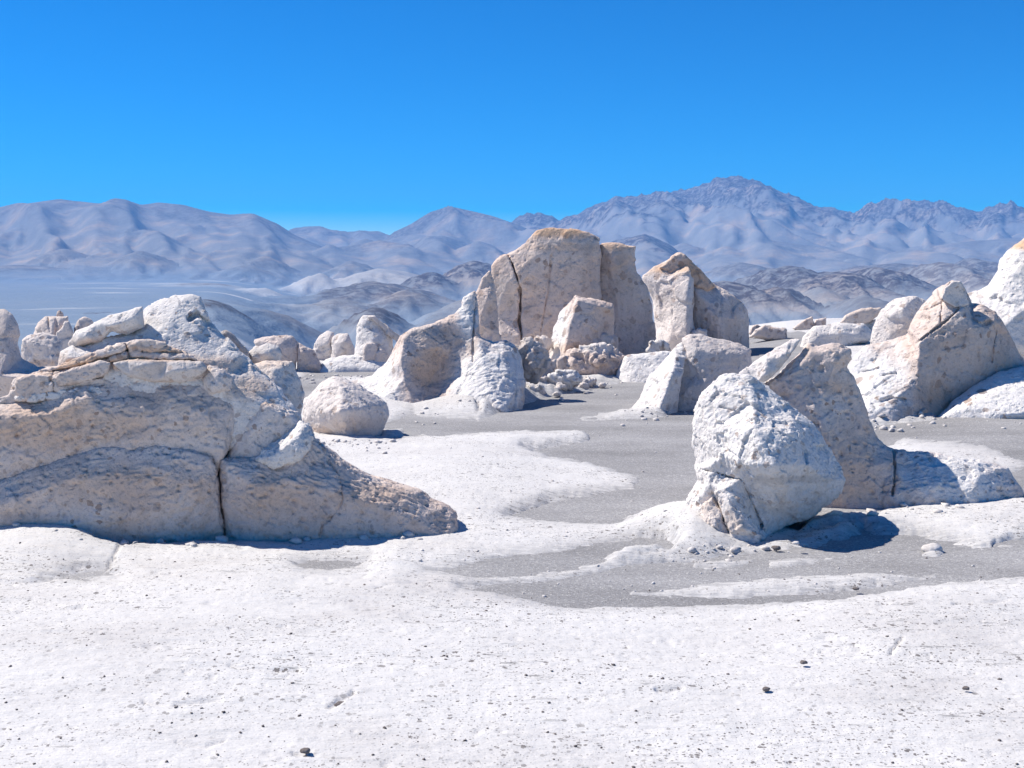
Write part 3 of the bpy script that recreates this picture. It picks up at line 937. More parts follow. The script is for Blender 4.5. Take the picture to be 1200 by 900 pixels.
    hills = [  # u, v of the top, half width, distance, dark, aspect, power, white
        (30, 262, 70, 6500, .1, 2.2, 1.05, 0), (110, 256, 64, 6900, .1, 2.4, 1.05, 0), (168, 268, 70, 6200, .15, 2.6, 1.0, 0), (232, 262, 62, 6800, .15, 2.2, 1.05, 0), (205, 285, 56, 5900, .15, 2.2, 1.05, 0), (282, 274, 56, 6500, .2, 2.2, 1.05, 0),
        (325, 285, 52, 6200, .15, 2.2, 1.1, 0), (-30, 280, 70, 6000, .1, 2.2, 1.05, 0), (255, 300, 46, 5600, .2, 2.0, 1.1, 0), (385, 286, 56, 6800, .2, 2.2, 1.1, 0), (428, 279, 60, 7200, .25, 2.2, 1.1, 0), (480, 288, 56, 6600, .25, 2.2, 1.1, 0), (520, 268, 60, 7900, .2, 2.0, 1.1, 0),
        (560, 282, 60, 7000, .25, 2.2, 1.1, 0), (365, 303, 46, 5800, .2, 2.0, 1.1, 0), (410, 305, 50, 5400, .3, 2.0, 1.1, 0), (690, 268, 60, 8000, .4, 2.2, 1.1, 0), (820, 258, 70, 8300, .5, 2.4, 1.0, 0), (868, 262, 64, 7800, .3, 2.6, 1.0, 0), (905, 246, 56, 8700, .6, 2.4, 1.0, 0),
        (940, 270, 70, 7600, .3, 2.4, 1.0, 0), (990, 266, 64, 8200, .3, 2.4, 1.05, 0), (1045, 262, 66, 8300, .4, 2.4, 1.0, 0), (1090, 268, 70, 7900, .3, 2.4, 1.0, 0), (1150, 266, 64, 8200, .35, 2.4, 1.0, 0), (1205, 272, 70, 7800, .3, 2.4, 1.0, 0),
        (800, 284, 56, 7000, .3, 2.2, 1.05, 0), (850, 288, 60, 6600, .2, 2.2, 1.05, 0), (960, 288, 60, 6800, .15, 2.2, 1.05, 0), (1075, 288, 56, 6900, .2, 2.2, 1.05, 0), (1130, 290, 60, 6500, .2, 2.2, 1.05, 0),
        (74, 291, 60, 5200, .25, 2.0, 1.15, 0), (165, 293, 58, 5000, .35, 2.0, 1.2, 0), (20, 310, 110, 4800, .45, 1.5, 1.0, 0), (312, 299, 48, 5200, .3, 2.0, 1.2, 0),
        (290, 310, 50, 4800, .3, 1.8, 1.2, 0), (-120, 300, 120, 4900, .2, 2, 1.2, 0), (235, 331, 62, 3400, .85, 2.0, 1.4, .15), (376, 320, 46, 4300, .3, 2.2, 1.4, .4), (312, 337, 34, 3300, 0, 2.5, 1.3, .45),
        (556, 305, 70, 4200, 1.0, 2.4, 1.15, 0), (505, 318, 64, 4000, 1.0, 2.4, 1.2, 0), (445, 314, 95, 4500, .5, 2.0, 1.3, .35),
        (432, 329, 105, 3500, .75, 2.4, 1.25, 0), (478, 338, 80, 3100, .6, 2.6, 1.2, 0), (398, 350, 80, 2800, .6, 2.6, 1.2, .1), (340, 370, 70, 2000, .35, 2.6, 1.2, 0),
        (545, 350, 80, 2700, .4, 2.6, 1.2, .1), (520, 370, 70, 2200, .35, 2.6, 1.2, 0), (240, 351, 80, 1500, .8, 2.6, 1.0, 0), (438, 360, 56, 2200, .9, 2.4, 1.0, 0), (112, 366, 26, 1500, .8, 1.8, 1.2, 0), (20, 372, 60, 1400, .2, 1.8, 1.3, .2),
        (925, 311, 95, 3600, 1.0, 3.0, 1.15, 0), (982, 317, 85, 3400, 1.0, 3.0, 1.15, 0), (1027, 313, 80, 3700, 1.0, 3.0, 1.2, 0), (1103, 306, 90, 3900, 1.0, 3.0, 1.25, .1),
        (1140, 302, 80, 4600, .8, 2.2, 1.2, 0), (1050, 308, 120, 5000, .7, 2.0, 1.1, 0), (848, 328, 90, 2900, 1.0, 2.8, 1.1, 0), (908, 334, 62, 2800, .9, 2.8, 1.1, 0), (800, 328, 80, 3000, .8, 2.4, 1.2, 0),
        (868, 307, 75, 5000, .5, 2.2, 1.2, 0), (1200, 312, 100, 3600, .5, 2.6, 1.2, 0), (690, 330, 130, 3400, .6, 2.4, 1.2, 0), (1010, 345, 75, 2500, .4, 2.6, 1.2, 0), (960, 335, 70, 2900, .2, 2.8, 1.2, 0)]
    for (a, b, c, d, e, f_, g_, h_) in hills:
        hill(a, b, c, d, e, f_, g_, h_, skew=0.12)
    Hs = np.stack([f[0] for f in feats])
    top = Hs.max(0)
    arg = Hs.argmax(0)
    flat = top <= base + 0.5
    Z = np.maximum(base, top)
    dk = np.take_along_axis(np.stack([f[1] for f in feats]), arg[None], 0)[0]
    wh = np.take_along_axis(np.stack([f[2] for f in feats]), arg[None], 0)[0]
    # pale salt streaks on the valley floor
    st = fbm(np.stack([fl(X) / 420, fl(Y) / 160, np.zeros(X.size)], 1) + 8, 4).reshape(sh)
    dk = np.where(flat, 0, dk)
    wh = np.where(flat, np.clip((st - 0.12) * 3.5, 0, 0.55), wh)
    V3 = np.stack([X, Y, Z], -1).reshape(-1, 3)
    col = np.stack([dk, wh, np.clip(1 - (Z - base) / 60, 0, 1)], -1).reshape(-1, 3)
    ii = np.arange(X.size).reshape(sh)
    Q = np.stack([ii[:-1, :-1], ii[1:, :-1], ii[1:, 1:], ii[:-1, 1:]], -1).reshape(-1, 4)
    label_of = np.where(flat, -1, arg)
    # one object for the valley, the left mountains, the right mountains and the foothills
    cls = np.zeros(sh, int)
    names = {0: ('valley_floor', 'pale blue-hazed valley plain beyond the rocks'),
             1: ('mountains', 'smooth dust-covered mountain range on the left skyline'),
             2: ('mountains', 'conical peak and folded ridges in the centre of the skyline'),
             3: ('mountains', 'craggy dark-topped mountain range on the right skyline'),
             4: ('hills', 'low hazy hills in the valley on the left'),
             5: ('hills', 'dark hills in the valley behind the tall monolith'),
             6: ('hills', 'dark-capped pale hills under the right mountain range')}
    mp = {-1: 0, 0: 1, 1: 2, 2: 2, 3: 3, 4: 1, 5: 2, 6: 2, 7: 1, 8: 3, 9: 3, 10: 3}
    for i, hh in enumerate(hills):
        mp[R1 + i] = (1 if hh[0] < 345 else 2 if hh[0] < 600 else 3) if i < 31 else (4 if hh[0] < 330 else 5 if hh[0] < 640 else 6)
    lut = np.array([mp[k - 1] for k in range(len(feats) + 1)])
    cls = lut[label_of + 1]
    qc = cls.ravel()[Q[:, 0]]
    # shared normals so the joints between these objects do not show
    for c in sorted(names):
        sel = Q[qc == c]
        if not len(sel):
            continue
        uq, inv = np.unique(sel, return_inverse=True)
        o = mesh_obj(names[c][0], V3[uq], inv.reshape(-1, 4), M_FARM, attr={'rock_haze_tint': col[uq]})
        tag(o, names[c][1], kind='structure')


far_terrain()

# ------------------------------------------------------------------ the big left outcrop
Y0 = depth_for(637, 70)
oc = root_at('rock_outcrop', 'large layered outcrop on the left, split by a vertical crack, with a horned white top', 'rock outcrop', 250, Y0)
big = dict(parent=oc, lump=(1.0, 34.0), rough=(0.9, 6.0), pits=(2.4, 7.5, .5), T=90)
rock('rock_block', Y0, [(-200, 720, 65), (-200, 545, 60), (0, 562, 62), (60, 540, 62), (120, 523, 62), (180, 520, 62), (225, 526, 62), (251, 536, 60), (255, 560, 62),
     (259, 600, 64), (265, 645, 62), (267, 720, 60)],
     [(-100, 590, 80), (0, 590, 78), (60, 570, 76), (100, 560, 78), (180, 555, 76), (230, 565, 74), (180, 600, 80), (100, 610, 80), (100, 650, 70), (200, 650, 70),
      (0, 650, 72), (-100, 650, 74)], r=7, stri=(2.0, 25, 36, 5), tan=[(140, 570, 120, 30, .35)], pink=.7, patina_shade=[(60, 540, 90, 14, .3)], **big)  # grey blob paints shade into the crease under the upper tier
rock('rock_core', Y0, [(120, 720), (130, 520), (200, 490), (270, 480), (310, 490), (340, 530), (380, 560), (420, 720)], [], rim=28, r=6, parent=oc, T=60, pink=.8, rough=(1, 7), s=2.4)
rock('rock_block', Y0, [(-200, 640, 45), (-200, 452, 40), (-60, 455, 40), (0, 470, 40), (45, 468, 42), (62, 458, 42), (110, 447, 42), (140, 440, 42), (180, 446, 42),
     (235, 443, 40), (262, 450, 38), (283, 462, 36), (279, 490, 40), (276, 512, 40), (264, 533, 56), (250, 560, 50), (200, 560, 50), (0, 610, 50)],
     [(-80, 520, 60), (0, 490, 64), (60, 485, 64), (120, 485, 63), (180, 490, 62), (240, 486, 60), (262, 492, 54), (200, 465, 60), (100, 465, 62), (0, 545, 62), (100, 525, 61), (200, 525, 60)],
     r=8, stri=(2.4, 20, 36, 6), tan=[(70, 500, 130, 30, .5), (200, 500, 60, 20, .2)], patina_shade=[(210, 470, 70, 16, .35)], pink=.7, **big)  # grey blob paints in the shadow below the slabs
rock('rock_block', Y0, [(286, 450, 15), (300, 456, 15), (325, 466, 15), (350, 484, 20), (355, 505, 35), (325, 530, 40), (305, 550, 45), (262, 550, 45), (272, 520, 42), (280, 500, 40), (282, 475, 36)],
     [(286, 470, 44), (312, 476, 45), (338, 487, 42), (300, 500, 48), (285, 525, 48), (315, 515, 46)], ridges=[(0, 1), (1, 2)], r=5, stri=(1.2, 60, 30, 5), tan=[(310, 465, 40, 14, .5)], pink=.5, **big)
rock('rock_block', Y0, [(257, 537, 56), (300, 536, 54), (318, 520, 46), (335, 505, 40), (352, 495, 38), (363, 500, 40), (368, 515, 44), (385, 527, 40), (410, 545, 38), (440, 560, 34),
     (470, 568, 30), (490, 574, 28), (506, 585, 28), (522, 592, 30), (533, 600, 36), (539, 640, 44), (540, 720, 46), (270, 720, 62), (266, 640, 62), (260, 590, 62)],
     [(300, 570, 76), (350, 565, 72), (400, 580, 68), (450, 595, 60), (490, 610, 54), (300, 645, 70), (400, 645, 68), (480, 640, 58), (520, 635, 52)],
     cracks=[([(375, 632), (378, 615), (395, 600), (402, 585), (398, 560), (385, 540)], 2.0, 4)], r=10, stri=(2.0, -25, 36, 5), tan=[(320, 580, 50, 30, .3), (440, 580, 60, 14, .35)], pink=.7, **big)
rock('ledge', Y0, [(300, 540, 60), (308, 526, 50), (322, 517, 44), (338, 503, 40), (352, 493, 38), (362, 496, 42), (367, 510, 50), (362, 528, 62), (344, 542, 68), (322, 548, 70)],
     [(335, 522, 70), (352, 508, 62), (318, 535, 70), (348, 530, 72)], r=7, parent=oc, pink=.1, rough=(2.2, 6), T=26, soft=1, s=1.35, wob=3, stri=(1.5, 45, 24, 4))
rock('horned_peak', Y0, [(60, 450, 30), (72, 418, 20), (120, 396, 12), (165, 384, 0), (168, 362, -20), (185, 352, -28), (205, 346, -32), (222, 344, -32), (235, 347, -30), (241, 360, -24), (246, 375, -18),
     (258, 388, -15), (275, 402, -10), (292, 420, -6), (306, 434, 0), (330, 456, 10), (350, 488, 24), (350, 530, 40), (60, 530, 45)],
     [(200, 372, 0), (190, 395, 20), (225, 395, 12), (240, 425, 34), (150, 415, 34), (265, 440, 34), (110, 435, 42), (200, 440, 50), (300, 470, 44), (280, 418, 10), (325, 485, 40), (300, 445, 22)],
     cracks=[([(222, 374), (233, 368), (243, 380)], 4, 12), ([(168, 362), (170, 385)], 2, 5)], r=9, parent=oc, T=70, pink=.12, tan=[(220, 428, 80, 14, .55), (290, 455, 30, 16, .5)],
     rough=(0.6, 7), lump=(0.9, 30))
rock('rock_finger', Y0, [(78, 404), (88, 388), (110, 377), (140, 367), (160, 360), (167, 359), (169, 383), (150, 393), (132, 390), (118, 402), (100, 405), (85, 408)],
     [(100, 394, 28), (130, 381, 28), (155, 374, 24)], rim=16, r=9, parent=oc, T=28, pink=.15, tan=[(120, 402, 40, 8, .4)], rough=(1, 7))
rock('rock_finger', Y0, [(68, 432), (71, 411), (85, 404), (110, 408), (135, 400), (160, 402), (150, 420), (110, 432)],
     [(80, 420, 36), (110, 420, 34), (135, 410, 30)], rim=22, r=8, parent=oc, T=30, pink=.15, tan=[(75, 425, 14, 12, .3)])
rock('ledge', Y0, [(243, 426), (262, 431), (273, 442), (270, 458), (245, 468), (205, 472), (180, 466), (215, 457), (236, 446)],
     [(255, 442, 58), (250, 455, 60), (220, 464, 58)], rim=46, r=8, parent=oc, T=20, pink=.5, stri=(1.2, 20, 30, 5))
rock('slab', Y0, [(131, 425), (150, 421), (200, 422), (236, 423), (244, 431), (236, 441), (213, 448), (180, 448), (150, 441)],
     [(160, 430, 64), (200, 434, 65), (230, 432, 62)], rim=56, r=4, parent=oc, T=24, pink=.4, grey0=.25, tan=[(190, 421, 70, 4, .5)], rough=(1.2, 8))
rock('layered_ledge', Y0, [(-30, 475), (10, 462), (18, 444), (42, 436), (70, 428), (110, 414), (140, 403), (162, 398), (190, 404), (224, 416), (246, 431), (240, 446), (200, 452), (150, 450), (128, 449), (92, 459), (50, 470), (20, 476)],
     [(60, 452, 54), (100, 440, 55), (100, 424, 46), (150, 415, 44), (200, 430, 52), (40, 446, 50), (200, 445, 55), (180, 415, 44)], rim=42, r=5, parent=oc, T=40, pink=.6, s=1.35, soft=1, rough=(1.2, 6), lump=(1.2, 16),
     stri=(1.6, 20, 40, 4), tan=[(110, 425, 80, 9, .75), (190, 408, 50, 8, .6), (60, 442, 40, 5, .5)],
     cracks=[([(14, 456), (60, 446), (96, 444), (132, 438)], 1.8, 10), ([(38, 438), (70, 434), (110, 424), (150, 410)], 1.8, 9), ([(62, 460), (63, 434)], 1.5, 7), ([(131, 424), (127, 450)], 1.8, 9),
             ([(131, 425), (160, 421), (240, 424)], 1.8, 10), ([(92, 436), (118, 431)], 1.3, 6), ([(148, 404), (152, 418)], 1.5, 7), ([(166, 412), (220, 414)], 1.3, 5)])
for i, (o_, p_, tn_) in enumerate([
        ([(17, 458), (19, 445), (40, 438), (58, 441), (62, 457), (42, 468), (24, 470)], 51, .35),
        ([(60, 443), (85, 433), (118, 423), (130, 425), (127, 437), (98, 447), (64, 453)], 52, .25),
        ([(70, 428), (108, 414), (140, 402), (150, 408), (118, 421), (84, 432)], 42, .7),
        ([(160, 399), (175, 397), (196, 404), (186, 412), (168, 412)], 42, .4)]):
    rock('slab', Y0, o_, [], rim=p_, r=3.0, parent=oc, T=18, tan0=tn_, pink=.5, rough=(1.4, 6), pits=None, s=1.35, stri=(1.2, 20, 30, 3.5))
for i in range(11):     # crumbling white lumps under the slabs
    a = i / 10
    cu, cv = 26 + 80 * a + random.uniform(-4, 4), 469 - 12 * a + random.uniform(-3, 3)
    ra = random.uniform(4, 9)
    rock('crumb', Y0, [(cu + ra * math.cos(t) * random.uniform(.9, 1.7), cv + ra * math.sin(t) * random.uniform(.5, 1)) for t in np.linspace(0, 6.28, 8)[:-1]],
         [], rim=52, r=3, parent=oc, T=10, pink=.1, rough=(1.8, 5), pits=None, s=1.4, wob=2.5)

rock('shadowed_block', Y0 + .4, [(255, 392), (265, 386), (275, 392), (285, 403), (293, 413), (296, 425), (285, 440), (270, 430)], [], rim=-4, r=6, parent=oc, T=25, grey0=.8, pink=.6)  # strong grey tint paints the shadow into this block's colour

rock('boulder', Y0 + .5, [(286, 416), (296, 406), (312, 401), (328, 405), (332, 415), (325, 428), (300, 432)], [(310, 415, 10)], r=8, pink=.2, grey0=.15,
     label='small rounded pumice boulder perched on the right shoulder of the cracked outcrop', cat='boulder', rough=(.9, 6), T=16)
rock('rock_pillar', Y0 + .3, [(292, 428, 0), (310, 422, 0), (342, 423, 0), (350, 440, 0), (358, 462, 0), (352, 490, 5), (335, 520, 10), (300, 500, 10)],
     [(320, 435, 16), (335, 460, 20), (315, 455, 24)], r=7, pink=.3, tan=[(320, 425, 30, 8, .3)], rough=(1.4, 7), T=30, label='stubby rough rock column leaning on the right end of the cracked outcrop', stri=(1, 60, 30, 5))

# ------------------------------------------------------------------ rocks behind the outcrop, far left
rock('boulder', 15.5, [(-130, 520), (-130, 372), (-20, 366), (6, 361), (15, 367), (22, 380), (24, 392), (21, 402), (26, 420), (45, 430), (110, 426), (150, 440), (150, 520)],
     [(-40, 400, 14), (5, 392, 16), (10, 415, 20), (0, 440, 36), (60, 445, 40), (-60, 440, 30)], r=7, pink=.6, T=60, pits=None, facet=None, rough=(.4, 8),
     cracks=[([(-20, 396), (24, 396)], 1.6, 2)], label='smooth beige boulder with a notched top, left of the fluted rock wall')
rock('hollow_boulder', 19.0, [(25, 398), (34, 392), (52, 389), (66, 394), (73, 402), (73, 440), (40, 445), (25, 425)],
     [(38, 402, 10), (34, 412, 2), (45, 424, 6), (60, 405, 12), (62, 425, 16)], r=4, pink=.45, tan=[(50, 425, 20, 5, .5)], stri=(1, 35, 20, 4), T=20,
     label='ribbed rock with a scooped dark hollow beside the notched boulder on the far left', cat='boulder')
bt = root_at('castle_rock', 'fluted flat-topped rock wall with a tiny block balanced on top', 'rock', 75, 24.0)
rock('rock_wall', 24.0, [(36, 470), (37, 394), (44, 378), (54, 370), (80, 370), (82, 470)], [(46, 385, 5), (60, 380, 8), (60, 392, 12)], parent=bt, r=5, pink=.7, T=24,
     cracks=[([(57, 371), (58, 392)], 1.5, 4), ([(66, 371), (66, 388)], 1.5, 4)], rough=(.6, 6))
rock('rock_wall', 23.8, [(62, 440), (64, 388), (72, 384), (75, 376), (82, 376), (86, 388), (90, 440)], [], parent=bt, rim=6, r=4, pink=.6, T=16)
rock('rock_wall', 24.0, [(84, 470), (87, 385), (92, 374), (100, 370), (108, 373), (112, 381), (112, 470)], [], parent=bt, rim=2, r=6, pink=.6, T=16)
rock('balanced_block', 24.2, [(66, 372), (67, 365), (70, 362), (74, 366), (74, 372)], [], parent=bt, r=2, pink=.9, grey0=.5, T=8, s=1.2)

# ------------------------------------------------------------------ middle-left rocks
yb = depth_for(436, 10)
cb = root_at('cracked_boulder', 'flat-topped beige rock split into two faces on the grey gravel behind the outcrop', 'rock', 338, yb)
rock('rock_half', yb, [(298, 440), (298, 397, 0), (310, 394), (342, 393), (350, 402), (348, 440)], [(300, 400, 6), (325, 405, 12), (345, 408, 6), (325, 436, 12)], parent=cb, r=4, pink=.7, T=26)
rock('rock_half', yb, [(347, 440), (349, 400), (354, 403), (368, 410), (377, 428), (377, 440)], [(352, 410, 8), (365, 425, 8)], parent=cb, r=4, pink=.7, T=22)
yb = depth_for(424, 8)
rock('rock_pair', yb, [(366, 430), (368, 402), (373, 394), (384, 388), (392, 390), (393, 430)], [(372, 408, 2), (386, 400, 12)], r=5, pink=.35, T=18,
     label='pointed pale rock standing left of a rounded twin behind the gravel bay', cat='rock')
rock('rock_pair', yb - .3, [(388, 430), (389, 396), (397, 390), (408, 390), (415, 402), (419, 414), (416, 430)], [(393, 402, 4), (404, 402, 12)], r=6, pink=.4, T=18,
     label='rounded pale rock standing right of a pointed twin behind the gravel bay', cat='rock')
rock('pumice_mound', depth_for(436, 20), [(372, 445, 20), (376, 424, 6), (400, 416, 0), (430, 414, 0), (470, 425, 0), (475, 450, 20)], [(400, 430, 16), (440, 432, 16)], r=6, pink=0, T=24,
     label='low white mound under the pyramid-shaped rock behind the gravel bay', cat='rock')
yb = depth_for(434, 12)
pr = root_at('pyramid_rock', 'white pyramid-shaped rock with a dark overhanging right edge behind the gravel bay', 'rock', 442, yb)
rock('rock_body', yb, [(410, 440), (416, 402), (418, 382), (426, 369), (440, 370), (452, 382), (462, 396), (462, 440)], [(428, 385, 8), (436, 400, 16), (425, 415, 16), (450, 420, 14)],
     parent=pr, r=5, pink=.15, T=26)
rock('overhang', yb, [(428, 371), (438, 369), (455, 382), (472, 396), (470, 403), (455, 394), (440, 380)], [], rim=8, parent=pr, r=3, pink=.5, grey0=.3, T=12)
rock('rock_block', yb, [(426, 424), (426, 408), (430, 402), (440, 401), (444, 408), (442, 418), (436, 426)], [], rim=20, parent=pr, r=3, pink=.6, T=12)
rock('rock_block', yb, [(437, 430), (438, 412), (446, 408), (456, 416), (455, 430), (446, 434)], [], rim=20, parent=pr, r=4, pink=.5, T=12)

# the round boulder in the middle ground
rock('boulder', depth_for(514, 30), [(354, 490, 0), (358, 466, 0), (374, 450, 0), (390, 441, 0), (406, 443, 0), (420, 450, 0), (440, 462, 0), (453, 472, 0), (457, 487, 0), (448, 508, 8),
     (443, 530, 12), (380, 530, 12), (366, 512, 8)], [(402, 462, 30), (398, 482, 52), (425, 478, 36), (376, 482, 30), (408, 515, 36), (438, 500, 22)], ridges=[(0, 1)], r=12, T=60,
     pink=.35, tan=[(370, 508, 30, 10, .45), (420, 500, 40, 14, .25)], rough=(1.1, 7), stri=(.8, 80, 26, 6), label='round white boulder sitting alone on the gravel right of the cracked outcrop', cat='boulder')

# ------------------------------------------------------------------ ridge and monolith in the centre
Y1 = depth_for(474, 40)
rg = root_at('rock_ridge', 'long pale ridge with a scooped tan face rising to the foot of the monolith', 'rock ridge', 500, Y1)
rock('rock_body', Y1, [(370, 510, 60), (402, 453, 8), (435, 440, 2), (452, 425, 0), (463, 407, 4), (470, 394, 26), (483, 386, 24), (510, 378, 16), (533, 368, 6), (541, 360, 0), (543, 348, 0), (557, 341, 0),
     (560, 365, 4), (562, 396, 20), (578, 402, 20), (594, 400, 12), (604, 404, 8), (611, 420, 12), (615, 448, 40), (612, 480, 66), (612, 520, 80)],
     [(472, 397, 38), (469, 420, 52), (474, 445, 62), (482, 468, 70), (482, 490, 74), (440, 450, 22), (420, 472, 48), (455, 440, 36), (452, 467, 62),
      (500, 408, 34), (516, 428, 27), (531, 408, 20), (500, 448, 42), (520, 448, 34), (500, 386, 29), (530, 377, 17),
      (554, 395, 24), (541, 420, 29), (537, 441, 38), (521, 461, 52), (503, 476, 66),
      (566, 420, 50), (552, 445, 62), (572, 458, 82), (596, 440, 64), (588, 418, 44), (604, 458, 72), (562, 400, 32), (556, 370, 12), (549, 362, 6), (545, 480, 88), (590, 480, 98), (522, 480, 80)],
     ridges=[(0, 1), (1, 2), (2, 3), (3, 4), (16, 17), (17, 18), (18, 19), (19, 20), (20, 4)], r=4, parent=rg, T=60, pink=.85, bare=[(440, 450, 36, 50, 1), (585, 440, 46, 60, 1), (556, 452, 40, 44, 1), (548, 372, 14, 34, 1)], pits=(.8, 7, .2), s=1.4, soft=1, rough=(.9, 7),
     tan=[(506, 428, 30, 32, .6)], stri=(1.2, 22, 36, 5), patina_shade=[(505, 392, 40, 9, .45), (530, 400, 20, 12, .3)],
     cracks=[([(557, 344), (555, 380), (554, 425)], 1.6, 6)])
rock('foot_block', Y1, [(520, 500, 56), (522, 478, 52), (535, 462, 46), (552, 470, 50), (556, 480, 56), (552, 500, 56)], [(532, 476, 60)], r=3, parent=rg, pink=.2, T=14)
rock('foot_block', Y1, [(490, 500, 56), (494, 472, 50), (505, 464, 48), (520, 474, 52), (520, 500, 56)], [(504, 476, 58)], r=3, parent=rg, pink=.1, T=14)

Y2 = 30.5
mo = root_at('rock_monolith', 'tall flat-faced pink-grey monolith split by a dark curved crack in the centre', 'rock monolith', 660, Y2)
fm = dict(facet=(1.2, 34), parent=mo, pits=(1.0, 7.0, .4), rough=(.5, 6), lump=(.8, 30), stri=(.4, 60, 30, 6))
rock('wedge', 25.2, [(556, 440), (557, 400), (558, 343), (565, 326), (575, 317), (579, 330), (583, 360), (587, 396), (588, 440)], [(562, 380, 10), (572, 350, 10), (580, 390, 8), (570, 410, 10)],
     r=2.5, T=26, pink=.9, s=1.3, **fm)
rock('main_block', Y2, [(572, 460), (584, 400), (580, 370), (577, 340), (575, 312), (586, 300), (597, 295), (606, 290), (616, 284), (621, 277), (630, 270), (645, 267), (668, 268), (690, 273), (703, 280), (704, 300), (704, 460)],
     [(582, 340, 2), (596, 330, 12), (590, 390, 10), (604, 395, 12), (630, 300, 11), (640, 340, 12), (630, 390, 12), (690, 300, 10), (690, 400, 10), (660, 280, 8)], r=4, T=80, pink=.9, s=1.35,
     tan=[(650, 270, 50, 11, .85), (660, 290, 60, 5, .3)], patina_shade=[(588, 340, 14, 22, .3)],
     cracks=[([(594, 296), (600, 308), (606, 325), (610, 345), (609, 375), (611, 402)], 1.35, 14), ([(646, 300), (643, 340), (637, 370), (632, 400)], 1.3, 3)], **fm)
rock('side_slab', Y2 + .5, [(700, 460), (702, 286), (718, 285), (735, 286), (746, 287), (744, 300), (746, 318), (757, 335), (765, 357), (768, 400), (768, 460)],
     [(715, 300, 6), (740, 330, 6), (755, 370, 2), (730, 400, 6)], r=5, T=60, pink=.9, tan=[(722, 288, 30, 6, .5)], **fm)
rock('cube_boulder', 28.5, [(640, 440, 0), (645, 410, 0), (648, 384, 0), (656, 366, 2), (675, 347, 20), (700, 352, 18), (717, 357, 14), (720, 374, 10), (719, 392, 8), (724, 396, 8), (724, 440, 8)],
     [(677, 351, 34), (668, 380, 42), (661, 414, 46), (714, 361, 24), (713, 400, 22), (690, 400, 38), (695, 358, 30)], ridges=[(0, 1), (1, 2), (0, 6), (6, 3)], soft=1, r=2, T=45, pink=.85, s=1.3, bare=[(652, 385, 14, 34, 1)],  # white blob paints sunlight onto the left facet
     tan=[(672, 408, 24, 8, .5)], pits=(1.2, 6, .4), label='angular pumice block with one bright white left facet leaning before the monolith', cat='boulder')
# rubble at the monolith's foot
for (y_, o_, p_, kw, lb) in [
    (23.0, [(604, 404), (612, 399), (622, 396), (636, 405), (646, 422), (640, 436), (628, 450), (613, 444), (609, 420)], [(618, 410, 6), (625, 425, 14), (616, 430, 4)],
     dict(pink=.6, grey0=.7, rough=(1.6, 6)), 'jagged dark-faced wedge of rock at the foot of the monolith crack'),
    (depth_for(444, 8), [(658, 452), (661, 416), (668, 409), (690, 405), (714, 404), (728, 416), (737, 431), (726, 444), (700, 456)], [(680, 412, 4), (668, 424, 14), (700, 424, 18), (692, 440, 16), (722, 428, 8), (710, 410, 4)],
     dict(pink=.8, tan0=.25, rough=(1.8, 7), soft=1, bare=[(700, 408, 30, 7, 1)], stri=(1.3, 10, 20, 4)), 'brown-fronted rubble block with a white crusted top before the angular block'),
    (depth_for(460, 6), [(640, 452), (644, 440), (655, 434), (672, 434), (681, 442), (678, 452), (662, 458), (648, 460)], [(660, 445, 8), (650, 442, 2), (670, 440, 3)],
     dict(soft=1, pink=.0, rough=(2.0, 7)), 'lumpy white boulder at the edge of the gravel below the monolith'),
    (25.2, [(626, 448), (630, 436), (640, 426), (652, 420), (652, 430), (640, 444), (632, 452)], [], dict(pink=.4, tan0=.3, rough=(1.4, 6)),
     'thin tan stone slab propped between the dark wedge and the lumpy white boulder'),
    (25.8, [(652, 432), (654, 422), (662, 418), (666, 426), (664, 436)], [], dict(pink=.5, tan0=.4), 'small tan stone wedged beside the brown-fronted rubble block'),
    (28.0, [(624, 404), (630, 394), (642, 395), (648, 404), (640, 412)], [], dict(pink=.5, rough=(1.2, 6)), 'small grey stone in the gap between monolith and angular block'),
    (depth_for(464, 4), [(580, 455), (585, 446), (598, 440), (612, 444), (612, 456), (596, 464)], [], dict(pink=.1, rough=(1.8, 6)), 'crumbly white stone left of the dark wedge at the ridge foot'),
    (depth_for(475, 4), [(560, 472), (566, 462), (578, 456), (592, 460), (588, 470), (572, 476)], [], dict(pink=.2, rough=(1.6, 6)), 'low white stone on the gravel edge under the pale ridge'),
    (29.5, [(758, 410), (762, 400), (772, 398), (785, 404), (784, 416), (768, 420)], [], dict(pink=.1, rough=(1.5, 6)), 'white stone between the monolith side slab and the tan tower'),
    (28.0, [(696, 398), (700, 391), (710, 390), (717, 398), (716, 408), (702, 408)], [], dict(pink=.6), 'small wedge of rock tucked under the right end of the angular block')]:
    rock('broken_rock', y_, o_, p_, label=lb, cat='stone', r=2.5, T=22, s=1.3, facet=(3.0, 10), group='rubble at the foot of the monolith', **kw)
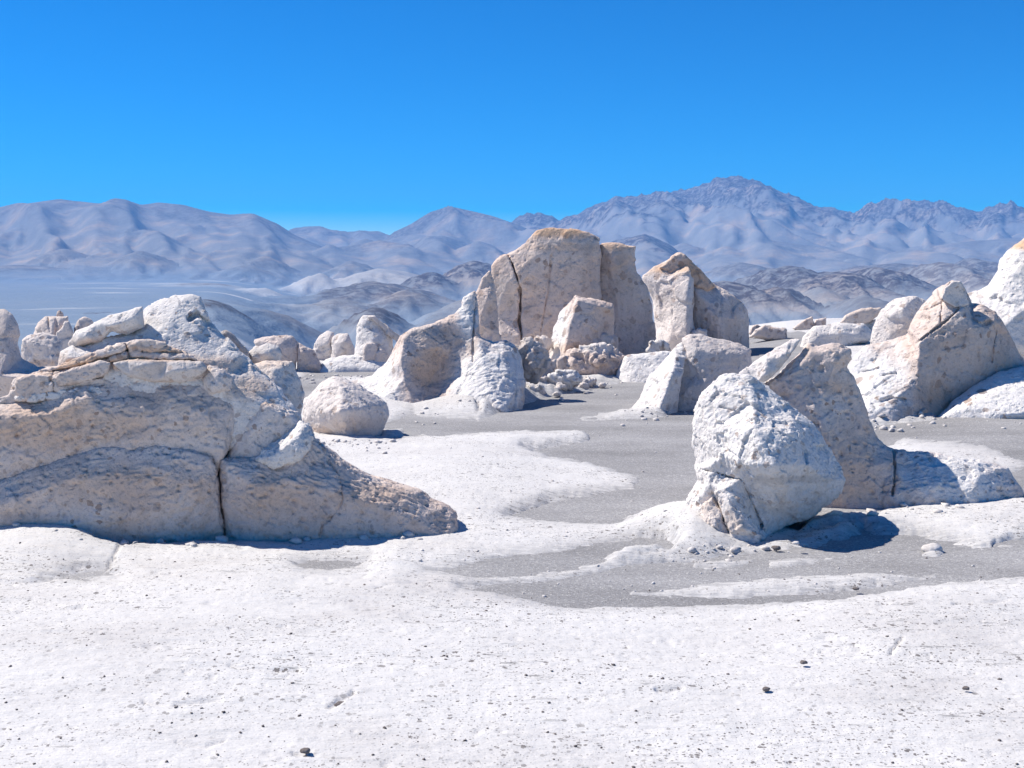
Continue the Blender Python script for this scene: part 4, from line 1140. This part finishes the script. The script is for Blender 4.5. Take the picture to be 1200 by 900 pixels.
for i, (cu, cv, w_, h_) in enumerate([(578, 462, 15, 9), (594, 456, 13, 10), (604, 446, 17, 15), (620, 457, 15, 9), (634, 452, 14, 10), (652, 455, 12, 7), (590, 438, 11, 8), (688, 448, 13, 7), (606, 424, 10, 9)]):
    yc = depth_for(cv + h_ * .8, 6) - (0.5 if cu < 612 else 0)
    ph = random.uniform(0, 6)
    rock('jagged_rock', yc, [(cu + w_ * math.cos(t + ph) * random.uniform(.75, 1.15), cv + h_ * math.sin(t + ph) * random.uniform(.75, 1.15)) for t in np.linspace(0, 6.28, 8)[:-1]],
         [(cu - w_ * .3, cv - h_ * .2, 9), (cu + w_ * .4, cv, 6), (cu, cv + h_ * .5, 10)],
         r=1.5, T=16, s=1.3, soft=0, wob=2.5, pits=None, rough=(1.4, 5), facet=(3.2, 9), pink=random.uniform(0, .5), tan0=random.uniform(0, .2),
         label=['jagged rubble block lowest on the ridge foot, out on the gravel', 'jagged rubble block against the toe of the ridge above the lowest one', 'steep jagged rubble block under the dark-faced wedge of rock',
                'flat jagged rubble block just in front of the dark-faced wedge', 'jagged rubble block between the dark-faced wedge and the lumpy white boulder', 'low jagged rubble block before the lumpy white boulder',
                'jagged rubble block high on the white slope of the ridge', 'jagged rubble block under the brown-fronted block', 'topmost jagged rubble block, at the lower end of the monolith crack'][i], cat='stone', group='rubble blocks at the ridge foot')
for i, (cu, cv, w_, h_) in enumerate([(601, 458, 9, 6), (616, 461, 7, 4), (634, 460, 8, 5), (652, 462, 7, 4), (684, 452, 9, 5), (706, 451, 7, 4), (741, 440, 9, 5), (752, 432, 8, 6), (748, 420, 10, 7), (736, 415, 9, 6),
                                        (764, 425, 8, 5), (594, 448, 8, 6), (646, 414, 7, 6), (728, 408, 7, 6)]):
    yc = depth_for(cv + h_ * .8, 3)
    tt_ = sorted(random.uniform(0, 6.28) for _ in range(7))
    rock('rock_chip', yc, [(cu + w_ * .75 * math.cos(t) * random.uniform(.8, 1.2), cv + h_ * .85 * math.sin(t) * random.uniform(.8, 1.2)) for t in np.linspace(0, 6.28, 8)[:-1]], [(cu - 2, cv - 1, 4)],
         r=1.5, T=8, s=1.2, soft=0, wob=2, pits=None, rough=(1.0, 4), pink=random.uniform(0, .5), label='small pumice chip ' + ['on gravel left of the flat jagged block', 'on gravel under the flat jagged block', 'on gravel under the block beside the lumpy boulder', 'on gravel in front of the lumpy white boulder',
                                      'on gravel under the left half of the brown-fronted block', 'on gravel under the right half of the brown-fronted block', 'at the lower left corner of the white apron', 'on the left slope of the white apron',
                                      'near the top of the white apron', 'between the white apron and the brown-fronted block', 'on the white apron beside the dark-fronted low rock', 'on the white slope above the jagged blocks',
                                      'behind the small tan stone at the left foot of the angular block', 'at the right foot of the angular block'][i], cat='stone', group='chips below the monolith')
rock('pumice_apron', depth_for(446, 20), [(716, 470, 30), (722, 436, 4), (732, 416, 0), (760, 412, 0), (800, 412, 0), (805, 440, 14), (770, 490, 40)],
     [(745, 434, 16), (766, 442, 26)], r=6, pink=0, T=50, pits=None, label='white pumice apron between the monolith side slab and the low dark-fronted rock', cat='rock')

# ------------------------------------------------------------------ tan tower and its neighbour
tt = root_at('rock_tower', 'squat rock tower with a crumbly orange top right of the monolith', 'rock tower', 815, 35.0)
ft = dict(facet=(1.6, 26), parent=tt, rough=(.5, 6), pits=(.6, 7, .3))
rock('tower_block', 35.0, [(764, 440), (768, 390), (765, 352), (753, 324), (766, 312), (784, 304), (800, 306), (810, 316, 20), (812, 340, 26), (812, 440, 30)],
     [(760, 326, 4), (775, 335, 16), (790, 360, 30), (806, 345, 36), (785, 395, 34), (806, 395, 44)], r=5, T=55, pink=.45, tan=[(785, 314, 40, 9, .7)], **ft)
rock('tower_block', 35.2, [(805, 440), (805, 330), (822, 324), (845, 337), (860, 345), (875, 360), (880, 378), (878, 400), (876, 440)],
     [(818, 345, 22), (840, 360, 30), (844, 395, 34), (865, 370, 14)], r=7, T=55, pink=.6, tan=[(830, 332, 20, 8, .4)], cracks=[([(845, 337), (843, 395)], 1.4, 2)], **ft)
rock('cap', 35.0, [(772, 314), (785, 302), (795, 295), (803, 297), (815, 311), (824, 320), (838, 336), (828, 342), (808, 332), (790, 322)], [], rim=8, parent=tt, r=4, T=50,
     tan0=.9, pink=.8, rough=(1.8, 6), s=1.4)
rock('low_boulder', 34.0, [(800, 410), (806, 390), (818, 383), (830, 388), (836, 410)], [], r=6, pink=.4, T=16, label='small rounded boulder against the base of the orange-topped tower', cat='boulder')

Y3 = depth_for(480, 40)
lr = root_at('leaning_rock', 'low rock with a bright white left ramp and dark rough front on the gravel', 'rock', 810, Y3)
rock('rock_body', Y3, [(785, 500, 30), (790, 440, 6), (800, 412, 4), (798, 396, 0), (808, 391, 0), (822, 390, 0), (842, 397, 0), (866, 402, 0), (880, 410, 0), (884, 440, 10), (860, 500, 30)],
     [(812, 410, 18), (840, 412, 18), (870, 415, 12), (830, 445, 26), (805, 455, 26), (860, 440, 18)], r=7, parent=lr, T=50, pink=.45, grey0=.2, rough=(1.2, 7), pits=(1, 7, .3))
rock('ramp', Y3, [(725, 500, 40), (750, 468, 22), (762, 440, 10), (776, 425, 4), (790, 408, 0), (800, 400, 0), (806, 420, 16), (800, 440, 40), (795, 468, 44), (790, 500, 40)],
     [(792, 418, 24), (787, 440, 54), (776, 472, 66), (768, 500, 70)], ridges=[(0, 1), (1, 2)], soft=1, r=3, parent=lr, T=40, pink=.12, grey0=.1, rough=(1, 7))

# ------------------------------------------------------------------ big front-right rocks
Y4 = depth_for(626, 60)
fb = root_at('front_boulder', 'big white wind-pocked boulder on jagged broken feet, with the hunched rock right behind it', 'boulder', 890, Y4)
rock('rock_body', Y4, [(768, 680, 90), (788, 628, 40), (803, 600, 20), (817, 562, 8), (815, 545, 4), (812, 515, 0), (814, 485, 0), (820, 464, 0), (836, 447, 0), (860, 438, 0), (876, 440, 0), (900, 455, 0),
     (926, 476, 4), (955, 501, 8), (976, 536, 14), (990, 562, 18), (984, 577, 20), (972, 590, 26), (950, 604, 34), (920, 617, 46), (901, 630, 60), (893, 690, 90)],
     [(850, 460, 18), (882, 470, 36), (838, 500, 38), (885, 507, 88), (928, 507, 70), (848, 535, 60), (880, 545, 98), (908, 545, 108), (946, 545, 74), (965, 560, 54),
      (885, 575, 78), (906, 597, 68), (932, 600, 54), (900, 620, 62), (825, 550, 44), (867, 561, 66), (878, 580, 64), (893, 622, 66),
      (848, 574, 76), (870, 600, 86), (884, 626, 92), (834, 590, 52), (848, 612, 62), (814, 592, 36), (808, 622, 64), (838, 642, 88), (796, 648, 86), (862, 642, 92), (832, 568, 60)],
     ridges=[(3, 6), (6, 7), (7, 8), (8, 9), (14, 15), (15, 16), (16, 17), (28, 18), (18, 19), (19, 20)], r=6, T=70, pink=.08, rough=(1.5, 6), lump=(1.2, 22), facet=(2.3, 26), stri=(1.3, -60, 22, 6), pits=(1.3, 8, .3), s=1.3, soft=1,
     cracks=[([(845, 478), (862, 482), (880, 492)], 1.6, 4), ([(820, 549), (845, 556), (868, 562), (878, 578), (886, 600), (896, 624)], 1.3, 7), ([(905, 505), (930, 512)], 1.4, 3), ([(834, 575), (846, 600), (862, 628)], 1.6, 5)],
     patina_shade=[(930, 562, 60, 5, .4), (930, 590, 40, 20, .15)], tan=[(842, 605, 16, 18, .4), (870, 600, 14, 20, .15)], parent=fb)
rock('pinnacle', Y4 - .28, [(840, 575, 40), (850, 572, 42), (864, 588, 46), (878, 606, 54), (890, 628, 60), (886, 660, 64), (866, 660, 64), (856, 625, 58), (846, 600, 50)],
     [(856, 594, 58), (870, 618, 66)], r=2.5, parent=fb, T=20, pink=.2, tan=[(860, 612, 16, 14, .3)], rough=(2.0, 6), stri=(1.8, -58, 26, 4), s=1.3, soft=0, wob=2.5)
rock('pinnacle', Y4 - .22, [(826, 590, 44), (834, 583, 44), (845, 602, 52), (856, 634, 60), (850, 660, 64), (830, 660, 62), (824, 620, 50)], [(838, 615, 60)], r=2.5, parent=fb, T=18, pink=.35,
     tan0=.25, rough=(2.2, 6), stri=(1.8, -60, 26, 4), s=1.3, soft=0, wob=2.5)
Y5 = depth_for(590, 30)
hr = root_at('hunched_rock', 'tall hunched rock with a black slanting crack behind the big front boulder', 'rock', 970, Y5)
rock('rock_body', Y5, [(868, 470, 0), (900, 447, 0), (920, 431, 0), (937, 412, 0), (946, 402, 0), (960, 405, 0), (975, 401, 0), (986, 402, 0), (997, 409, 0), (998, 421, 0), (991, 430, 0), (1001, 440, 0), (1010, 462, 0), (1018, 490, 0),
     (1025, 510, 0), (1035, 521, 4), (1047, 527, 8), (1075, 529, 2), (1110, 534, 0), (1150, 539, 0), (1182, 547, -4), (1200, 580, 10), (1150, 620, 60), (1060, 640, 60), (880, 640, 20), (870, 540, 10)],
     [(930, 440, 18), (952, 412, 8), (975, 412, 16), (990, 415, 12), (980, 424, 20), (985, 433, 6), (970, 450, 18), (990, 470, 12), (960, 480, 30), (1000, 510, 20), (980, 540, 38), (1018, 545, 32), (1030, 580, 38), (990, 590, 42), (920, 500, 24),
      (1046, 545, 24), (1046, 580, 44), (1056, 545, 18), (1060, 575, 44), (1090, 546, 24), (1120, 548, 24), (1100, 570, 46), (1150, 556, 30), (1140, 574, 48)],
     ridges=[(1, 2), (2, 3), (4, 5), (15, 16)], r=6, T=80, pink=.7, parent=hr, bare=[(1120, 560, 75, 40, 1), (900, 430, 30, 20, .8)], rough=(1.1, 7), pits=(2.2, 9, .6), lump=(1.2, 20), tan=[(975, 455, 40, 10, .35), (990, 540, 40, 50, .25)], stri=(.9, 30, 30, 6), s=1.4, soft=1,
     cracks=[([(944, 398), (936, 414), (918, 434), (898, 450)], 3.0, 16), ([(1047, 528), (1049, 550), (1046, 580)], 1.8, 9)])
rock('top_slab', Y5, [(866, 437, 0), (884, 424, 0), (906, 408, 0), (930, 397, 0), (938, 398, 4), (930, 412, 10), (914, 432, 14), (900, 446, 16), (886, 450, 12), (870, 447, 6)],
     [(900, 420, 12), (915, 418, 18), (895, 440, 20)], rim=10, r=4, T=30, parent=hr, pink=.25, rough=(1.3, 6), s=1.4)
rock('stone', depth_for(612, 0), [(964, 612), (966, 603), (976, 598), (988, 599), (990, 608), (984, 614)], [], label='small grey stone in the shadow under the front boulder', cat='stone', r=4, T=12,
     pink=.4, s=1.3)

# ------------------------------------------------------------------ right-hand rocks
Y6 = depth_for(495, 40)
rr = root_at('shaded_dome', 'large domed rock with a shaded flat face and radiating cracks on the right', 'rock', 1120, Y6)
rock('rock_body', Y6, [(955, 530, 90), (984, 480, 40), (996, 440, 10), (1000, 418, 2), (1015, 404, 0), (1045, 398, 0), (1062, 392, 0), (1071, 373, 0), (1082, 356, 0), (1096, 340, 0), (1107, 334, 0), (1116, 329, 0), (1126, 330, 0),
     (1133, 343, 0), (1138, 356, 0), (1150, 358, 14), (1166, 366, 16), (1180, 388, 12), (1194, 415, 8), (1215, 440, 0), (1215, 530, 10)],
     [(1066, 386, 24), (1077, 397, 56), (1076, 420, 60), (1075, 445, 64), (1077, 470, 68), (1088, 496, 70), (1032, 420, 24), (1020, 455, 56), (1055, 430, 42), (1048, 468, 80), (1015, 490, 94),
      (1110, 398, 52), (1150, 398, 46), (1110, 430, 48), (1104, 450, 46), (1150, 440, 38), (1120, 478, 34), (1182, 420, 22), (1168, 376, 36), (1140, 382, 48), (1086, 366, 24), (1106, 352, 24), (1126, 345, 14), (1130, 362, 40), (1160, 372, 34), (1100, 378, 46),
      (1092, 470, 52), (1104, 478, 50), (1045, 495, 96)],
     ridges=[(0, 1), (1, 2), (2, 3), (3, 4), (4, 5)], r=5, T=80, pink=.9, parent=rr, soft=1, s=1.4, bare=[(1020, 450, 50, 60, 1)],
     cracks=[([(1168, 370), (1166, 395), (1162, 425)], 1.3, 4), ([(1128, 358), (1136, 372), (1150, 380), (1160, 377)], 1.5, 5), ([(1074, 402), (1090, 390), (1110, 375), (1130, 358)], 1.6, 6), ([(1070, 366), (1090, 362), (1112, 350), (1130, 356)], 1.4, 5),
             ([(1100, 340), (1104, 356), (1102, 378)], 1.3, 4), ([(1114, 332), (1118, 345), (1131, 357)], 1.5, 6), ([(1035, 440), (1050, 438)], 1.5, 5), ([(1008, 437), (1030, 432)], 1.5, 4), ([(1030, 470), (1046, 466), (1060, 468)], 1.4, 5)],
     tan=[(1095, 470, 22, 26, .5), (1120, 390, 30, 14, .2)], patina_shade=[(1140, 420, 60, 50, .22), (1082, 462, 8, 26, .5)], pits=(1.3, 7, .35), rough=(.8, 7), stri=(.5, 30, 30, 6))  # wide grey blob darkens the flat face as painted shade
rock('knob', Y6 - .45, [(1102, 352), (1106, 337), (1116, 329), (1126, 329), (1134, 343), (1136, 358), (1120, 362)], [(1114, 345, 6), (1126, 348, 4)], rim=8, r=4, T=24, pink=.4, parent=rr, s=1.3)
rock('pumice_mound', depth_for(500, 40), [(1085, 530, 50), (1096, 490, 40), (1115, 472, 26), (1140, 452, 14), (1168, 437, 6), (1200, 428, 0), (1260, 422, 0), (1340, 420, 0), (1360, 530, 50)],
     [(1140, 475, 54), (1180, 455, 36), (1230, 450, 36), (1180, 485, 74), (1280, 480, 70)], r=10, T=80, pink=0, rough=(.8, 9), pits=(.7, 8, .2), facet=None, stri=(.7, -40, 30, 7),
     label='smooth white pumice mound at the right edge before the shaded dome', cat='rock')
rock('white_bluff', 25.0, [(1110, 450, 30), (1125, 360, 4), (1135, 344, 0), (1158, 334, 0), (1168, 318, 0), (1172, 304, 0), (1182, 292, 0), (1200, 279, 0), (1235, 266, 0), (1300, 262, 0), (1380, 300, 0), (1400, 450, 30)],
     [(1150, 360, 26), (1180, 330, 30), (1200, 310, 28), (1190, 370, 60), (1230, 340, 50), (1160, 400, 70), (1260, 300, 30)], r=8, T=110, pink=.08, tan=[(1200, 286, 24, 9, .9)], stri=(1.0, -12, 50, 6),
     rough=(.8, 8), label='high white bluff with an orange crown at the right edge', cat='rock')
rock('boulder', 30.0, [(1016, 436, 0), (1022, 385, 0), (1032, 362, 0), (1050, 351, 0), (1074, 346, 0), (1086, 352, 0), (1084, 372, 4), (1076, 436, 6)], [(1038, 372, 10), (1058, 362, 18), (1064, 380, 20), (1045, 392, 18)],
     ridges=[(0, 1), (1, 2)], r=6, T=40, pink=.3, tan=[(1060, 385, 20, 12, .25)], label='knobby pale boulder with a shaded right side left of the shaded dome', cat='boulder')
rock('low_boulder', 35.5, [(934, 420, 10), (940, 394, 0), (952, 383, 0), (985, 378, 0), (1012, 378, 0), (1023, 390, 0), (1018, 400, 6), (990, 408, 14), (970, 420, 14)], [(960, 392, 10), (985, 390, 14), (1005, 392, 10)],
     r=6, T=36, pink=.12, grey0=.08, label='low flat-topped white boulder with a shaded underside behind the hunched rock', cat='boulder')
rock('flat_slab', 40.0, [(984, 378), (990, 370), (1010, 362), (1033, 359), (1034, 366), (1020, 378), (1000, 384)], [], r=4, T=26, pink=.4, tan0=.5, label='thin orange-tinted slab lying on the right skyline beside the knobby boulder', cat='slab')
rock('wedge_stone', 42.0, [(926, 386), (934, 380), (945, 373), (953, 369), (957, 384), (950, 390)], [], r=3, T=16, pink=.5, tan0=.3, label='pointed wedge stone on the skyline left of a small square block', cat='stone')
rock('square_stone', 42.2, [(954, 386), (955, 373), (966, 372), (969, 371), (970, 384), (962, 388)], [], r=3, T=14, pink=.7, label='small square grey block on the skyline right of the wedge stone', cat='stone')
rock('low_stone', 38.0, [(876, 396), (884, 386), (895, 381), (905, 382), (922, 386), (924, 400)], [], r=5, T=20, pink=.35, tan0=.35, label='low tan hump on the far gravel right of the rock tower', cat='stone')
rock('low_stone', 40.0, [(876, 392), (880, 383), (888, 379), (893, 384), (890, 396)], [], r=4, T=12, pink=.7, tan0=.2, label='small brown stone beside the right foot of the rock tower', cat='stone')
rock('low_stone', 40.5, [(968, 386, 0), (975, 379), (990, 376), (1022, 374), (1040, 380), (1040, 392), (980, 392)], [], r=5, T=24, pink=.1, label='flat white ledge on the right skyline below the orange-tinted slab', cat='stone')


# ------------------------------------------------------------------ loose stones
def ico(sub=1):
    import bmesh
    bm = bmesh.new()
    bmesh.ops.create_icosphere(bm, subdivisions=sub, radius=1.0)
    v = np.array([x.co[:] for x in bm.verts], np.float32)
    f = np.array([[q.index for q in p.verts] for p in bm.faces], np.int32)
    bm.free()
    return v, f


IV, IF = ico(2)
for i, (u, v, w, label, mt) in enumerate([
        (1093, 643, 24, 'flat white stone on the gravel band at the right', M_PALE),
        (910, 642, 11, 'dark grey stone on the gravel below the front boulder', M_STONE),
        (933, 644, 9, 'small pale stone right of the dark one below the front boulder', M_PALE),
        (885, 630, 22, 'flat pale stone against the toe of the front boulder', M_PALE),
        (1003, 690, 8, 'small dark stone at the lower edge of the gravel band', M_STONE),
        (400, 838, 16, 'dark broken stone in the foreground left of centre', M_STONE),
        (281, 838, 11, 'small dark stone in the foreground at the left of the broken one', M_STONE),
        (341, 701, 7, 'tiny dark stone below the small gravel pocket', M_STONE),
        (1132, 818, 9, 'small brown stone on the white foreground at the right', M_STONE),
        (942, 787, 9, 'small brown stone on the white foreground right of centre', M_STONE),
        (898, 819, 10, 'small dark stone on the white foreground below the front boulder', M_STONE),
        (358, 893, 13, 'brown stone at the bottom edge of the picture left of centre', M_STONE)]):
    y = ground_y(v)
    rad = 0.5 * w * y / F
    rs = np.random.RandomState(i + 3)
    q = IV * (1 + 0.55 * perlin(IV * 1.3 + i * 9)[:, None])
    q = q * np.array([1.0, 0.7, 0.5]) * rad
    lx, lz = (u - 600) * y / F, 0.06
    if label.find('gravel') > 0 or label.find('toe') > 0:
        lz = 0.0
    o = mesh_obj('stone', q + np.array([lx, y, lz]), IF, mt, loc=(lx, y, lz), smooth=False)
    tag(o, label, 'stone', 'loose stones on the ground')

# countless grit lying on the white rock: one object
IV1, IF1 = ico(1)      # 20 triangles each


def grit(name, label, n, boxf, rmin, rmax, mat, seed):
    rs = np.random.RandomState(seed)
    vs, fs = [], []
    dg = bpy.context.evaluated_depsgraph_get()
    k = 0
    for i in range(n):
        u, v = boxf(rs)
        y = ground_y(v)
        x = (u - 600) * y / F
        hit, loc, nrm, idx, ob, mtx = S.ray_cast(dg, Vector((x, y, 3.0)), Vector((0, 0, -1)))
        if not hit or ob.name.split('.')[0] not in ('pumice_ground', 'gravel_ground'):
            continue
        rad = rmin + (rmax - rmin) * rs.rand() ** 6
        q = IV1 * (1 + 1.0 * (rs.rand(len(IV1), 1) - .5)) * np.array([1, .8, .55]) * rad
        an = rs.rand() * 6.28
        q = q @ np.array([[math.cos(an), math.sin(an), 0], [-math.sin(an), math.cos(an), 0], [0, 0, 1]])
        vs.append(q + np.array(loc[:]) + np.array([0, 0, rad * .2]))
        fs.append(IF1 + k)
        k += len(IV1)
    o = mesh_obj(name, np.concatenate(vs), np.concatenate(fs), mat, smooth=False)
    tag(o, label, kind='stuff')


bpy.context.view_layer.update()
grit('dark_grit', 'dark grit scattered over the white foreground', 1500, lambda r: (r.uniform(-120, 1320), 650 + 320 * r.rand() ** 0.9), 0.003, .013, M_STONE, 5)
grit('pale_grit', 'pale pumice pebbles scattered over the grey gravel', 900, lambda r: (r.uniform(430, 1320), r.uniform(445, 700)), .004, .022, M_PALE, 6)

FEET = [[(0, 634), (130, 638), (260, 636), (400, 634), (530, 630)], [(790, 650), (840, 640), (895, 634), (940, 622), (985, 606), (1050, 596), (1120, 588)], [(352, 520), (400, 524), (455, 518)],
        [(470, 488), (520, 480), (600, 470), (680, 458), (740, 446)], [(735, 484), (790, 482), (860, 470)], [(990, 500), (1050, 500), (1100, 498), (1200, 500)], [(350, 440), (450, 440)]]


def foot(r):
    ln = FEET[r.randint(len(FEET))]
    k = r.randint(len(ln) - 1)
    t = r.rand()
    return ln[k][0] * (1 - t) + ln[k + 1][0] * t + r.normal() * 6, ln[k][1] * (1 - t) + ln[k + 1][1] * t + abs(r.normal()) * 7 - 1


grit('pale_gravel', 'pale stone chips fallen round the feet of the rocks', 900, foot, .006, .075, M_PALE, 9)
# ------------------------------------------------------------------ haze: the air between here and the mountains
hm = bpy.data.materials.new('air')
hm.use_nodes = True
ht = hm.node_tree
for nd in list(ht.nodes):
    ht.nodes.remove(nd)
ho = ht.nodes.new('ShaderNodeOutputMaterial')
hv = ht.nodes.new('ShaderNodeVolumePrincipled')
hv.inputs['Color'].default_value = (0.16, 0.47, 1.0, 1)
hv.inputs['Density'].default_value = 0.000070
hv.inputs['Anisotropy'].default_value = 0.0
ht.links.new(hv.outputs[0], ho.inputs['Volume'])
x0, x1, y0, y1, z0, z1 = -10500, 10500, -200, 12700, -155, 760
bv = [(x, y, z) for x in (x0, x1) for y in (y0, y1) for z in (z0, z1)]
bf = [(0, 1, 3, 2), (4, 6, 7, 5), (0, 4, 5, 1), (2, 3, 7, 6), (0, 2, 6, 4), (1, 5, 7, 3)]
hz = mesh_obj('haze', bv, bf, hm, smooth=False)
tag(hz, 'thin blue haze in the air over the valley', kind='stuff')
